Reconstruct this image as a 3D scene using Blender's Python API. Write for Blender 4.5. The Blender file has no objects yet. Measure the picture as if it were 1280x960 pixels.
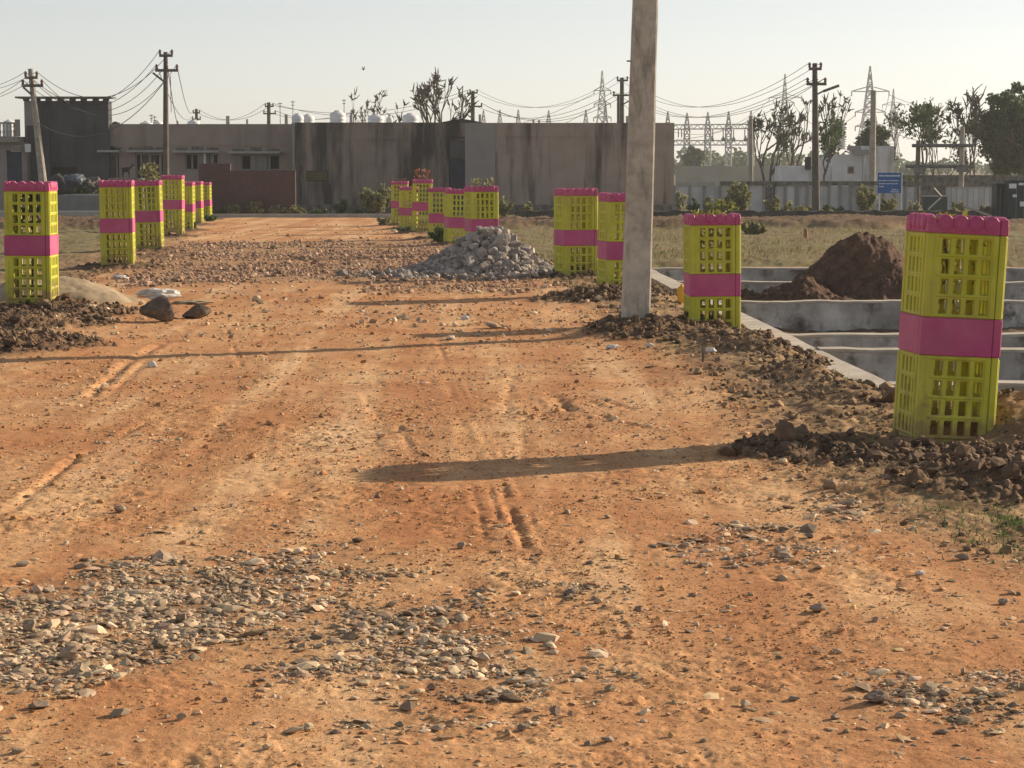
import bpy, math, random
import numpy as np
from mathutils import Matrix, Vector
random.seed(7)
RNG = np.random.default_rng(11)
scn = bpy.context.scene
COL = scn.collection
R = math.radians

# ------------------------------------------------------------------ camera and survey helpers
F = 2600.0                      # focal length in photo pixels (1280 wide)
CH = 1.70                       # eye height
TH = math.atan(275.0 / F)
cam_d = bpy.data.cameras.new('camera'); cam = bpy.data.objects.new('camera', cam_d); COL.objects.link(cam)
cam.location = (0, 0, CH); cam.rotation_euler = (math.pi / 2 - TH, 0, 0)
cam_d.sensor_width = 36.0; cam_d.lens = F / 1280 * 36.0
cam_d.clip_start = 0.1; cam_d.clip_end = 6000
scn.camera = cam

def ray(px, py):
    a, b = (px - 640) / F, (480 - py) / F
    return (a, math.cos(TH) + b * math.sin(TH), -math.sin(TH) + b * math.cos(TH))
def at(px, py, d):
    """the point seen at photo pixel px,py that lies d metres ahead"""
    r = ray(px, py); k = d / r[1]
    return Vector((r[0] * k, d, CH + r[2] * k))
def zbase(y):
    t = np.clip((np.asarray(y, float) - 28) / 47, 0, 1)
    return -0.3 * t * t * (3 - 2 * t)
def gp(px, py):
    """ground point at photo pixel"""
    z = 0.0
    for _ in range(12):
        r = ray(px, py); k = (z - CH) / r[2]; z = float(zbase(r[1] * k))
    return r[0] * k, r[1] * k

# ------------------------------------------------------------------ noise in numpy
def _hash(ix, iy, seed):
    h = (ix * 374761393 + iy * 668265263 + seed * 982451653) & 0xFFFFFFFF
    h = ((h ^ (h >> 13)) * 1274126177) & 0xFFFFFFFF
    return ((h ^ (h >> 16)) & 0xFFFF) / 65535.0
def vnoise(x, y, seed=0):
    x = np.asarray(x, float); y = np.asarray(y, float)
    x0 = np.floor(x).astype(np.int64); y0 = np.floor(y).astype(np.int64)
    fx = x - x0; fy = y - y0
    fx = fx * fx * fx * (fx * (fx * 6 - 15) + 10); fy = fy * fy * fy * (fy * (fy * 6 - 15) + 10)
    a = _hash(x0, y0, seed); b = _hash(x0 + 1, y0, seed); c = _hash(x0, y0 + 1, seed); d = _hash(x0 + 1, y0 + 1, seed)
    return (a * (1 - fx) + b * fx) * (1 - fy) + (c * (1 - fx) + d * fx) * fy
def fbm(x, y, s, o=4, seed=0, g=0.5):
    """about -1..1, feature size s metres; octaves turned against each other"""
    t = 0; amp = 1; tot = 0; x = np.asarray(x, float) / s; y = np.asarray(y, float) / s
    for i in range(o):
        t = t + amp * (vnoise(x, y, seed + i) * 2 - 1); tot += amp; amp *= g
        x, y = (x * 0.8 - y * 0.6) * 2.03 + 7.1, (x * 0.6 + y * 0.8) * 2.03 + 3.7
    return t / tot
def sst(a, b, x):
    t = np.clip((x - a) / (b - a), 0, 1); return t * t * (3 - 2 * t)

# ------------------------------------------------------------------ materials
def new_mat(name):
    m = bpy.data.materials.new(name); m.use_nodes = True
    nt = m.node_tree; b = nt.nodes['Principled BSDF']
    return m, nt, b
def N(nt, t, **k):
    n = nt.nodes.new(t)
    for a, v in k.items(): setattr(n, a, v)
    return n
def ramp(nt, fac, stops):
    r = N(nt, 'ShaderNodeValToRGB'); e = r.color_ramp.elements
    while len(e) < len(stops): e.new(0.5)
    for i, (p, c) in enumerate(stops):
        e[i].position = p; e[i].color = (*c, 1) if len(c) == 3 else c
    nt.links.new(fac, r.inputs[0]); return r.outputs[0]
def mixc(nt, fac, a, b, mode='MIX'):
    m = N(nt, 'ShaderNodeMix', data_type='RGBA', blend_type=mode)
    for s, v in ((m.inputs[0], fac), (m.inputs[6], a), (m.inputs[7], b)):
        if hasattr(v, 'links') or isinstance(v, bpy.types.NodeSocket): nt.links.new(v, s)
        elif isinstance(v, (int, float)): s.default_value = v
        else: s.default_value = (*v, 1)
    return m.outputs[2]
def math_n(nt, op, a, b=None, c=None):
    m = N(nt, 'ShaderNodeMath', operation=op)
    for i, v in enumerate((a, b, c)):
        if v is None: continue
        if isinstance(v, bpy.types.NodeSocket): nt.links.new(v, m.inputs[i])
        else: m.inputs[i].default_value = v
    return m.outputs[0]
def noise(nt, vec, scale, detail=4, rough=0.55, dist=0.0):
    n = N(nt, 'ShaderNodeTexNoise'); n.inputs['Scale'].default_value = scale; n.inputs['Detail'].default_value = detail
    n.inputs['Roughness'].default_value = rough; n.inputs['Distortion'].default_value = dist
    nt.links.new(vec, n.inputs['Vector']); return n.outputs[0]
def bumpn(nt, b, h, strength, dist):
    n = N(nt, 'ShaderNodeBump'); n.inputs['Strength'].default_value = strength; n.inputs['Distance'].default_value = dist
    nt.links.new(h, n.inputs['Height']); nt.links.new(n.outputs[0], b.inputs['Normal']); return n
def mapped(nt, vec, s):
    m = N(nt, 'ShaderNodeMapping'); m.inputs['Scale'].default_value = s; nt.links.new(vec, m.inputs[0]); return m.outputs[0]

def surf(name, stops, scale=4.0, rough=0.85, bump=0.3, bdist=0.01, bscale=None, island=0.0, stretch=(1, 1, 1), detail=6, spec=0.25, hue=0.0, metal=0.0, coord='Object', stain=None, rnd=0.0):
    """noise-coloured surface; island: brightness spread between loose pieces; stain: (colour, scale vector, low, high); rnd: spread between objects"""
    m, nt, b = new_mat(name)
    tc = N(nt, 'ShaderNodeTexCoord').outputs[coord]
    if coord == 'Object' and rnd:
        oi = N(nt, 'ShaderNodeObjectInfo'); ad = N(nt, 'ShaderNodeVectorMath', operation='MULTIPLY_ADD')
        nt.links.new(oi.outputs['Random'], ad.inputs[0]); ad.inputs[1].default_value = (37, 53, 71); nt.links.new(tc, ad.inputs[2]); tc = ad.outputs[0]
    v = mapped(nt, tc, stretch)
    n1 = noise(nt, v, scale, detail)
    c = ramp(nt, n1, stops)
    if stain:
        sc, ss, lo, hi = stain
        n3 = noise(nt, mapped(nt, tc, ss), 1.0, 6, 0.65)
        f = ramp(nt, n3, [(lo, (0, 0, 0)), (hi, (1, 1, 1))]); c = mixc(nt, f, c, sc)
    def spread(c, src, amt):
        mr = N(nt, 'ShaderNodeMapRange'); nt.links.new(src, mr.inputs[0]); mr.inputs[3].default_value = 1 - amt; mr.inputs[4].default_value = 1 + amt
        hs = N(nt, 'ShaderNodeHueSaturation'); nt.links.new(mr.outputs[0], hs.inputs['Value']); nt.links.new(c, hs.inputs['Color'])
        if hue:
            m2 = N(nt, 'ShaderNodeMapRange'); w = math_n(nt, 'FRACT', math_n(nt, 'MULTIPLY', src, 17.31)); nt.links.new(w, m2.inputs[0])
            m2.inputs[3].default_value = 0.5 - hue; m2.inputs[4].default_value = 0.5 + hue; nt.links.new(m2.outputs[0], hs.inputs['Hue'])
        return hs.outputs[0]
    if island:
        c = spread(c, N(nt, 'ShaderNodeNewGeometry').outputs['Random Per Island'], island)
    if rnd:
        c = spread(c, N(nt, 'ShaderNodeObjectInfo').outputs['Random'], rnd)
    nt.links.new(c, b.inputs['Base Color'])
    b.inputs['Roughness'].default_value = rough; b.inputs['Specular IOR Level'].default_value = spec; b.inputs['Metallic'].default_value = metal
    if bump:
        bumpn(nt, b, noise(nt, tc, bscale or scale * 6, 5, 0.6), bump, bdist)
    return m
def leafmat(name, c1, c2, trans=0.35):
    m, nt, b = new_mat(name)
    g = N(nt, 'ShaderNodeNewGeometry').outputs['Random Per Island']
    c = ramp(nt, g, [(0, c1), (1, c2)])
    nt.links.new(c, b.inputs['Base Color']); b.inputs['Roughness'].default_value = 0.6; b.inputs['Specular IOR Level'].default_value = 0.25
    tr = N(nt, 'ShaderNodeBsdfTranslucent'); nt.links.new(c, tr.inputs[0])
    mx = N(nt, 'ShaderNodeMixShader'); mx.inputs[0].default_value = trans
    nt.links.new(b.outputs[0], mx.inputs[1]); nt.links.new(tr.outputs[0], mx.inputs[2])
    nt.links.new(mx.outputs[0], nt.nodes['Material Output'].inputs[0]); return m

# ------------------------------------------------------------------ mesh building
class MB:
    def __init__(s): s.v = []; s.f = []
    def add(s, vs, fs):
        o = len(s.v); s.v += [tuple(p) for p in vs]; s.f += [tuple(i + o for i in f) for f in fs]; return s
    def box(s, c, d, rz=0.0, M=None):
        """centre, full size"""
        x, y, z = d[0] / 2, d[1] / 2, d[2] / 2
        vs = [Vector((i * x, j * y, k * z)) for k in (-1, 1) for j in (-1, 1) for i in (-1, 1)]
        if rz: M = Matrix.Rotation(rz, 3, 'Z')
        if M is not None: vs = [M @ p for p in vs]
        c = Vector(c)
        return s.add([p + c for p in vs], [(0, 2, 3, 1), (4, 5, 7, 6), (0, 1, 5, 4), (2, 6, 7, 3), (0, 4, 6, 2), (1, 3, 7, 5)])
    def bounds(s, x0, x1, y0, y1, z0, z1):
        return s.box(((x0 + x1) / 2, (y0 + y1) / 2, (z0 + z1) / 2), (abs(x1 - x0), abs(y1 - y0), abs(z1 - z0)))
    def tube(s, pts, rad, n=6, cap=True):
        pts = [Vector(p) for p in pts]; k = len(pts)
        if not hasattr(rad, '__len__'): rad = [rad] * k
        vs = []; up = Vector((0, 0, 1))
        for i, p in enumerate(pts):
            d = (pts[min(i + 1, k - 1)] - pts[max(i - 1, 0)])
            d = d.normalized() if d.length > 1e-9 else up
            a = d.cross(Vector((1, 0, 0)) if abs(d.z) > 0.9 else up).normalized(); b = d.cross(a).normalized()
            if i and a.dot(pa) < 0: a, b = -a, -b
            pa = a
            for j in range(n):
                t = 2 * math.pi * j / n; vs.append(p + (a * math.cos(t) + b * math.sin(t)) * rad[i])
        fs = [(i * n + j, i * n + (j + 1) % n, (i + 1) * n + (j + 1) % n, (i + 1) * n + j) for i in range(k - 1) for j in range(n)]
        if cap: fs += [tuple(range(n - 1, -1, -1)), tuple((k - 1) * n + j for j in range(n))]
        return s.add(vs, fs)
    def bar(s, a, b, w, w2=None):
        """square bar between two points"""
        return s.tube([a, b], [w * 0.7071, (w2 or w) * 0.7071], 4)
    def lathe(s, c, prof, n=16):
        c = Vector(c); k = len(prof)
        vs = [c + Vector((r * math.cos(2 * math.pi * j / n), r * math.sin(2 * math.pi * j / n), z)) for r, z in prof for j in range(n)]
        fs = [(i * n + j, i * n + (j + 1) % n, (i + 1) * n + (j + 1) % n, (i + 1) * n + j) for i in range(k - 1) for j in range(n)]
        fs += [tuple(range(n - 1, -1, -1)), tuple((k - 1) * n + j for j in range(n))]
        return s.add(vs, fs)
    def prism(s, outline, y0, y1):
        """outline: (x,z) counter-clockwise seen from -y; runs from y0 (front) to y1"""
        n = len(outline)
        vs = [(x, y0, z) for x, z in outline] + [(x, y1, z) for x, z in outline]
        fs = [tuple(range(n)), tuple(range(2 * n - 1, n - 1, -1))] + [(i, i + n, (i + 1) % n + n, (i + 1) % n) for i in range(n)]
        return s.add(vs, fs)
    def cells(s, xc, zc, solid, y0, y1):
        """a slab in the xz plane cut into cells, some of them holes"""
        nx, nz = len(xc), len(zc); V = {}; vs = []; fs = []
        def vid(i, j, k):
            if (i, j, k) not in V: V[(i, j, k)] = len(vs); vs.append((xc[i], (y0, y1)[k], zc[j]))
            return V[(i, j, k)]
        S = lambda i, j: 0 <= i < nx - 1 and 0 <= j < nz - 1 and solid(i, j)
        for i in range(nx - 1):
            for j in range(nz - 1):
                if not S(i, j): continue
                fs.append((vid(i, j, 0), vid(i + 1, j, 0), vid(i + 1, j + 1, 0), vid(i, j + 1, 0)))
                fs.append((vid(i, j, 1), vid(i, j + 1, 1), vid(i + 1, j + 1, 1), vid(i + 1, j, 1)))
                if not S(i - 1, j): fs.append((vid(i, j, 0), vid(i, j + 1, 0), vid(i, j + 1, 1), vid(i, j, 1)))
                if not S(i + 1, j): fs.append((vid(i + 1, j, 0), vid(i + 1, j, 1), vid(i + 1, j + 1, 1), vid(i + 1, j + 1, 0)))
                if not S(i, j - 1): fs.append((vid(i, j, 0), vid(i, j, 1), vid(i + 1, j, 1), vid(i + 1, j, 0)))
                if not S(i, j + 1): fs.append((vid(i, j + 1, 0), vid(i + 1, j + 1, 0), vid(i + 1, j + 1, 1), vid(i, j + 1, 1)))
        return s.add(vs, fs)
    def build(s, name, mat, parent=None, smooth=False, world=True):
        return link_mesh(name, s.v, s.f, mat, parent, smooth, world)

def to_local(v, parent):
    r = parent
    while r.parent is not None: r = r.parent
    Mi = (Matrix.Translation(r.location) @ r.rotation_euler.to_matrix().to_4x4() @ Matrix.Diagonal((*r.scale, 1))).inverted()
    A = np.array(Mi); v = np.asarray(v, float)
    return v @ A[:3, :3].T + A[:3, 3]
def link_mesh(name, v, f, mat, parent=None, smooth=False, world=True):
    v = np.asarray(v, float).reshape(-1, 3)
    if parent is not None and world: v = to_local(v, parent)
    me = bpy.data.meshes.new(name)
    if isinstance(f, np.ndarray):
        k = f.shape[1]
        me.vertices.add(len(v)); me.vertices.foreach_set('co', v.astype(np.float32).ravel())
        me.loops.add(f.size); me.loops.foreach_set('vertex_index', f.astype(np.int32).ravel())
        me.polygons.add(len(f)); me.polygons.foreach_set('loop_start', (np.arange(len(f)) * k).astype(np.int32))
        me.update(calc_edges=True); me.validate()
    else:
        me.from_pydata([tuple(p) for p in v], [], f)
    me.polygons.foreach_set('use_smooth', np.full(len(me.polygons), bool(smooth)))
    me.materials.append(mat)
    o = bpy.data.objects.new(name, me); COL.objects.link(o)
    if parent is not None: o.parent = parent
    return o
def tag(o, label=None, cat=None, group=None, kind=None):
    for k, v in (('label', label), ('category', cat), ('group', group), ('kind', kind)):
        if v: o[k] = v
    return o
def thing(name, label, cat, loc=(0, 0, 0), rz=0.0, group=None):
    o = bpy.data.objects.new(name, None); COL.objects.link(o); o.empty_display_size = 0.2
    o.location = loc; o.rotation_euler = (0, 0, rz)
    return tag(o, label, cat, group)
def single(mb, name, mat, label, cat, loc, group=None, smooth=False):
    """a thing that is one mesh, built in world space, its origin moved to its base"""
    v = np.asarray(mb.v, float) - np.array(loc)
    o = link_mesh(name, v, mb.f, mat, None, smooth); o.location = loc
    return tag(o, label, cat, group)
def kids(o): return [c for c in bpy.data.objects if c.parent == o]
def copy_tree(o, parent=None):
    c = o.copy(); COL.objects.link(c)
    if parent is not None: c.parent = parent
    for ch in kids(o): copy_tree(ch, c)
    return c

# icosphere base for stones
def ico(sub=0):
    import bmesh
    bm = bmesh.new(); bmesh.ops.create_icosphere(bm, subdivisions=sub + 1, radius=1.0)
    v = np.array([p.co[:] for p in bm.verts]); f = np.array([[q.index for q in p.verts] for p in bm.faces]); bm.free()
    return v, f
ICO0, ICO1, ICO2 = ico(0), ico(1), ico(2)
def stone_shape(rng, base, cuts=9, rough=0.08):
    """a ball cut flat by random planes: an angular broken stone"""
    v = base[0].copy()
    for _ in range(cuts):
        n = rng.normal(size=3); n /= np.linalg.norm(n); d = rng.uniform(0.45, 0.8)
        k = v @ n; over = np.clip(k - d, 0, None); v -= over[:, None] * n
    v += rng.normal(size=v.shape) * rough * 0.35
    v /= np.abs(v).max(axis=0)
    return v
STONE0 = [stone_shape(RNG, ICO0, 4, 0.3) for _ in range(14)]
STONE1 = [stone_shape(RNG, ICO1, 8, 0.12) for _ in range(14)]
def rots(rng, n, flat):
    """random rotation matrices: any yaw, tilt limited by flat (radians)"""
    a = rng.uniform(0, 2 * math.pi, n); t = rng.normal(0, flat, n); p = rng.normal(0, flat, n)
    M = np.zeros((n, 3, 3)); ca, sa, ct, s_t, cp, sp = np.cos(a), np.sin(a), np.cos(t), np.sin(t), np.cos(p), np.sin(p)
    Z = np.stack([np.stack([ca, -sa, 0 * a], 1), np.stack([sa, ca, 0 * a], 1), np.stack([0 * a, 0 * a, 1 + 0 * a], 1)], 1)
    X = np.stack([np.stack([1 + 0 * a, 0 * a, 0 * a], 1), np.stack([0 * a, ct, -s_t], 1), np.stack([0 * a, s_t, ct], 1)], 1)
    Y = np.stack([np.stack([cp, 0 * a, sp], 1), np.stack([0 * a, 1 + 0 * a, 0 * a], 1), np.stack([-sp, 0 * a, cp], 1)], 1)
    return X @ Y @ Z
def stones_np(rng, pos, size, flatten, shapes, base, tilt=0.2, sink=0.35):
    """many stones in one array. pos (n,3) ground points, size (n,) half length"""
    n = len(pos); fl = rng.uniform(*flatten, n); wd = rng.uniform(0.55, 1.0, n)
    sc = np.stack([size, size * wd, size * fl], 1)
    pick = rng.integers(0, len(shapes), n); S = np.stack(shapes)[pick] * sc[:, None, :]
    Mx = rots(rng, n, tilt); Vv = np.einsum('nij,nkj->nki', Mx, S)
    Vv += pos[:, None, :]; Vv[:, :, 2] += (size * fl * (1 - 2 * sink))[:, None]
    nv = S.shape[1]; Fc = base[1][None] + (np.arange(n) * nv)[:, None, None]
    return Vv.reshape(-1, 3), Fc.reshape(-1, 3)

def leaf_cloud(rng, centres, size, aspect=1.6, up=0.0):
    """leaf-sized bent quads at the given points"""
    n = len(centres); size = np.broadcast_to(size, (n,)) * rng.uniform(0.6, 1.3, n)
    d = rng.normal(size=(n, 3)); d[:, 2] += up; d /= np.linalg.norm(d, axis=1)[:, None]
    e = np.cross(d, rng.normal(size=(n, 3))); e /= np.linalg.norm(e, axis=1)[:, None]
    nn = np.cross(d, e)
    a = d * (size * aspect / 2)[:, None]; b = e * (size / 2)[:, None]; c = nn * (size * 0.18)[:, None]
    Vv = np.stack([centres - a, centres + b - c, centres + a, centres - b - c], 1)
    Fc = np.arange(n * 4).reshape(n, 4)
    return Vv.reshape(-1, 3), Fc
# ================================================================== SKY, SUN, AIR
world = bpy.data.worlds.new('World'); scn.world = world; world.use_nodes = True
SUN_EL, SUN_AZ = R(20.5), math.atan2(0.90, 0.43)
nt = world.node_tree; bg = nt.nodes['Background']
sky = N(nt, 'ShaderNodeTexSky', sky_type='NISHITA'); sky.sun_disc = False
sky.sun_elevation = SUN_EL; sky.sun_rotation = SUN_AZ; sky.altitude = 1500
sky.air_density = 1.0; sky.dust_density = 1.0; sky.ozone_density = 1.0
hs = N(nt, 'ShaderNodeHueSaturation'); hs.inputs['Saturation'].default_value = 0.35
nt.links.new(sky.outputs[0], hs.inputs['Color']); nt.links.new(hs.outputs[0], bg.inputs[0]); bg.inputs[1].default_value = 0.083
sl = bpy.data.lights.new('sun', 'SUN'); sl.energy = 5.0; sl.angle = R(0.6); sl.color = (1.0, 0.80, 0.57)
so = bpy.data.objects.new('sun', sl); COL.objects.link(so)
sdir = Vector((math.sin(SUN_AZ) * math.cos(SUN_EL), math.cos(SUN_AZ) * math.cos(SUN_EL), math.sin(SUN_EL)))
so.rotation_euler = sdir.to_track_quat('Z', 'Y').to_euler(); so.location = sdir * 60
scn.view_settings.view_transform = 'Standard'; scn.view_settings.look = 'None'; scn.view_settings.gamma = 1.0
scn.view_settings.use_curve_mapping = False; scn.view_settings.exposure = 0.72
scn.cycles.use_denoising = True; scn.cycles.max_bounces = 6; scn.cycles.volume_bounces = 0; scn.cycles.transparent_max_bounces = 8
scn.cycles.volume_step_rate = 4

# ================================================================== GROUND
XR = lambda y: np.interp(y, [5, 6, 9.5, 12, 15, 20, 27, 32, 40, 66, 78], [2.45, 2.2, 1.88, 1.5, 1.5, 1.25, .6, .3, -.85, -3.8, -5.2])
XL = lambda y: np.interp(y, [5, 17, 19, 24, 34, 43, 53, 76], [-3.7, -4.2, -4.3, -4.9, -6.4, -7.1, -8.2, -11.0])
WX = lambda y: 3.62 - 0.038 * y               # face of the plinth wall along the road
PLOT = [36.3, 32.0, 27.5, 22.1, 20.3, 17.1]    # depths of the cross walls
PLOT_TOP = -0.10
GUARDS = [  # centre pixel x, distance, z of top, yaw, kind
    ('near', 1183, 12.85, 1.40, 0.08), ('plant', 892, 22.0, 1.19, 0.05), ('pole', 777, 27.0, 1.34, 0.20), ('gap', 720, 31.4, 1.35, 0.28),
    ('pile', 602, 39.6, 1.30, 0.28), ('pile2', 571, 46.0, 1.17, 0.22), ('pile3', 549, 50.5, 1.15, 0.05), ('flower', 527, 57.0, 1.30, 0.02), ('sliver', 510, 62.0, 1.05, 0.0), ('end', 500, 66.5, 1.17, 0.0),
    ('alone', 38, 24.4, 1.51, 0.03), ('row1', 147, 34.3, 1.45, 0.10), ('row2', 187, 43.0, 1.38, 0.05), ('row3', 216, 53.0, 1.43, 0.02), ('row4', 231, 60.0, 1.2, 0.0), ('row5', 243, 67.0, 1.16, 0.0), ('row6', 255, 75.0, 1.06, 0.0)]
GH = 1.52
MOUNDS = []   # x, y, rx, ry, h, soil
for nme, px, d, zt, yaw in GUARDS:
    p = at(px, 260, d)
    zg = float(zbase(d)) + 0.0
    if nme == 'near': continue
    MOUNDS.append((p.x, d, 0.75, 0.7, 0.10, 0.9))
def mpx(px, py, rx, ry, h, s):
    x, y = gp(px, py); MOUNDS.append((x, y, rx, ry, h, s))
mpx(1120, 572, 0.95, 0.36, 0.035, 1.0); mpx(1000, 562, 0.40, 0.35, 0.07, 1.0); mpx(1240, 590, 0.50, 0.4, 0.03, 0.9); mpx(1275, 540, 0.45, 0.9, 0.22, 0.35)
mpx(795, 420, 0.55, 0.9, 0.20, 0.9); mpx(870, 424, 0.6, 0.7, 0.09, 0.6); mpx(740, 378, 0.75, 0.7, 0.14, 1.0)
mpx(955, 436, 0.60, 1.3, 0.14, 0.5); mpx(1015, 475, 0.5, 1.1, 0.11, 0.34); mpx(930, 470, 0.7, 1.4, 0.05, 0.15); mpx(1060, 500, 0.4, .9, 0.08, 0.3)
mpx(40, 406, 0.9, 0.9, 0.05, 0.65); mpx(20, 436, 0.8, 0.9, 0.12, 0.9); mpx(115, 394, 0.5, 1.0, 0.06, 0.75)
mpx(200, 322, 0.7, 1.5, 0.08, 0.7); mpx(1230, 612, 0.5, 0.5, 0.07, 0.8)
RUTS = []     # polyline of ground points, half width, depth
def rut(pts, w, dp): RUTS.append(([gp(*p) for p in pts], w * .7, dp * .45))
rut([(626, 606), (640, 648), (664, 706)], .035, .030); rut([(588, 606), (598, 640), (607, 680)], .03, .012); rut([(612, 606), (622, 650)], .02, .010)
rut([(12, 640), (95, 570), (183, 525)], .05, .035); rut([(110, 497), (160, 452), (200, 432)], .07, .045); rut([(135, 495), (185, 448)], .05, .02)
rut([(283, 412), (290, 430), (302, 458)], .03, .02)
for i in range(5): rut([(334 + i * 5.5, 432), (337 + i * 5.2, 411)], .016, .018)
rut([(690, 490), (712, 515)], .08, .04); rut([(715, 490), (790, 512)], .06, .03); rut([(500, 534), (518, 575)], .035, .022); rut([(640, 470), (632, 520)], .06, .016); rut([(655, 520), (648, 590)], .05, .014)
rut([(440, 470), (475, 525)], .04, .012); rut([(545, 410), (590, 590)], .06, .010); rut([(750, 520), (900, 560)], .04, .018); rut([(300, 480), (210, 640)], .10, .012); rut([(250, 470), (140, 640)], .10, .010)
rut([(390, 420), (380, 560), (330, 760)], .12, .012); rut([(465, 440), (470, 590)], .09, .010)
for off in (0, 17, 30):
    rut([(640 + off * 1.4, 690), (585 + off, 540), (535 + off * .7, 430)], .03, .006)
for off in (0, 18):
    rut([(318 + off * 1.3, 620), (345 + off, 520), (365 + off * .7, 420), (358 + off * .5, 340)], .03, .0055)
rut([(820, 600), (740, 500), (660, 420)], .05, .006)
TREAD = [[gp(556, 612 + i * 7.5), gp(577, 609 + i * 7.5)] for i in range(4)]
for t in TREAD: RUTS.append((t, .018, .012))

def seg_dist(x, y, pts):
    d = np.full(x.shape, 1e9)
    for (ax, ay), (bx, by) in zip(pts[:-1], pts[1:]):
        vx, vy = bx - ax, by - ay; t = np.clip(((x - ax) * vx + (y - ay) * vy) / (vx * vx + vy * vy + 1e-12), 0, 1)
        d = np.minimum(d, np.hypot(x - ax - t * vx, y - ay - t * vy))
    return d
PATCH = []   # gravel patches on the road: px,py centre and half sizes in metres, angle, strength
def patch(px, py, rx, ry, a=0.0, k=1.0): x, y = gp(px, py); PATCH.append((x, y, rx, ry, a, k))
patch(130, 775, .68, .85, .15); patch(215, 735, .50, .45); patch(60, 835, .35, .35)
patch(500, 795, .55, .75, .2, .5); patch(630, 838, .34, .20, 0, .6); patch(545, 768, .35, .35, 0, .5); patch(950, 680, .42, .6, 0, .22); patch(1225, 862, .42, .40, 0, .32); patch(390, 712, .6, .5, 0, .35); patch(730, 740, .22, .12, 0, .4); patch(330, 770, .5, .6, 0, .35); patch(520, 905, .4, .2, 0, .2); patch(1080, 640, .4, .6, 0, .2)
def patch_mask(x, y):
    g = np.zeros(np.shape(x))
    for px, py, rx, ry, a, kk in PATCH:
        c, s = math.cos(a), math.sin(a); u = ((x - px) * c + (y - py) * s) / rx; v = (-(x - px) * s + (y - py) * c) / ry
        g = np.maximum(g, kk * (1 - sst(0.4, 1.2, np.hypot(u, v))))
    return g
def rubble_mask(x, y):
    """the broken stone strip across the road in mid distance"""
    n = fbm(x, y, 3.0, 4, 41)
    m = sst(27.0, 31, y + n * 4) * (1 - sst(46, 53, y + n * 7))
    return m * sst(-.3, .5, x - XL(y)) * (1 - sst(-.3, .6, x - XR(y)))
def ground_fields(x, y, fine=True):
    z = zbase(y) + 0 * x
    near = (y > 3) & (y < 95)
    xr, xl = XR(y), XL(y)
    wob = fbm(x, y, 1.6, 3, 5) * 0.35
    vr = sst(-0.15, 0.55, x - xr + wob) * (y < 80); vl = sst(-0.15, 0.6, xl - x + wob) * (y < 80)
    verge = np.maximum(vr, vl)
    soil = np.zeros(x.shape); bump = np.zeros(x.shape)
    for mx, my, rx, ry, h, s in MOUNDS:
        k = (np.abs(x - mx) < 2.6 * rx) & (np.abs(y - my) < 2.6 * ry)
        if not k.any(): continue
        r2 = ((x[k] - mx) / rx) ** 2 + ((y[k] - my) / ry) ** 2
        n = fbm(x[k], y[k], .35, 4, 77)
        g = np.exp(-1.3 * r2 * (1 + 0.5 * n))
        bump[k] = np.maximum(bump[k], h * g * (1 + 0.35 * n))
        soil[k] = np.maximum(soil[k], s * sst(0.12, 0.4, g * (1 + 0.5 * n)))
    z = z + bump
    # sunken building plots on the open side
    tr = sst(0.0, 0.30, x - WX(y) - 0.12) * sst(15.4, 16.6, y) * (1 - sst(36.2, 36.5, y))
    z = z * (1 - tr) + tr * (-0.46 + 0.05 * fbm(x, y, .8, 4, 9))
    z = z - 0.15 * sst(-.75, -.18, x - WX(y)) * sst(14.6, 16.2, y) * (1 - sst(36.5, 38, y)) * (1 - tr)
    # soil bank before the low wall, both sides
    bk = sst(61.6, 62.9, y + fbm(x, y, 2.5, 3, 21) * 1.0) * (1 - sst(68.6, 69.2, y)) * np.maximum(sst(.3, 1.6, x - xr), sst(.3, 1.6, xl - x))
    z = z + bk * (0.25 + 0.09 * fbm(x, y, 1.2, 3, 22))
    field = np.maximum(sst(0.2, 1.2, (x - xr)) * (y > 37), sst(0.9, 2.2, xl - x) * (y > 26)) * (1 - bk)
    field = np.where(y > 80, 1.0, field)
    soil = np.maximum(soil, bk * 0.85)
    # relief
    und = fbm(x, y, 2.2, 3, 1)
    z = z + np.where(near, und * (0.020 + 0.04 * verge), und * 0.08)
    if fine:
        a = fbm(x, y, .45, 5, 2, .55); b = fbm(x, y, .11, 4, 3, .6)
        rough = 0.5 + 0.9 * sst(-.2, .5, fbm(x, y, 1.3, 3, 8))
        e = fbm(x, y, .055, 3, 6, .6); cl = sst(-.1, .45, fbm(x, y, .7, 4, 12)); b2 = np.abs(fbm(x, y, .16, 4, 13, .6))
        z = z + np.where(near, a * 0.012 * rough + (b * 0.0065 + e * 0.0050 + fbm(x, y, .028, 2, 16, .6) * .0022) * (.35 + 1.2 * cl) + verge * (a * 0.03 + b * 0.018 + e * .006) + soil * (b2 * 0.09 + np.abs(b) * 0.04 + e * .01 - .02), 0)
        for pts, w, dp in RUTS:
            P = np.array(pts); k = (x > P[:, 0].min() - .5) & (x < P[:, 0].max() + .5) & (y > P[:, 1].min() - .5) & (y < P[:, 1].max() + .5)
            if not k.any(): continue
            d = seg_dist(x[k], y[k], pts) + (b[k] * .9 + a[k] * .8) * w
            m_ = dp * np.clip(.75 + 1.5 * a[k] + .8 * b[k], 0, 1.6)
            z[k] += -m_ * np.exp(-(d / w) ** 2) + 0.22 * m_ * np.exp(-((d - 2.0 * w) / w) ** 2)
    pm = patch_mask(x + 0.10 * fbm(x, y, .25, 3, 14), y + 0.3 * fbm(x, y, .3, 3, 15)) * (1 - verge)
    rb = rubble_mask(x, y)
    return z, verge, soil, field, np.maximum(pm, rb), tr
def gz(x, y):
    return ground_fields(np.atleast_1d(np.asarray(x, float)), np.atleast_1d(np.asarray(y, float)))[0]
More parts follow.
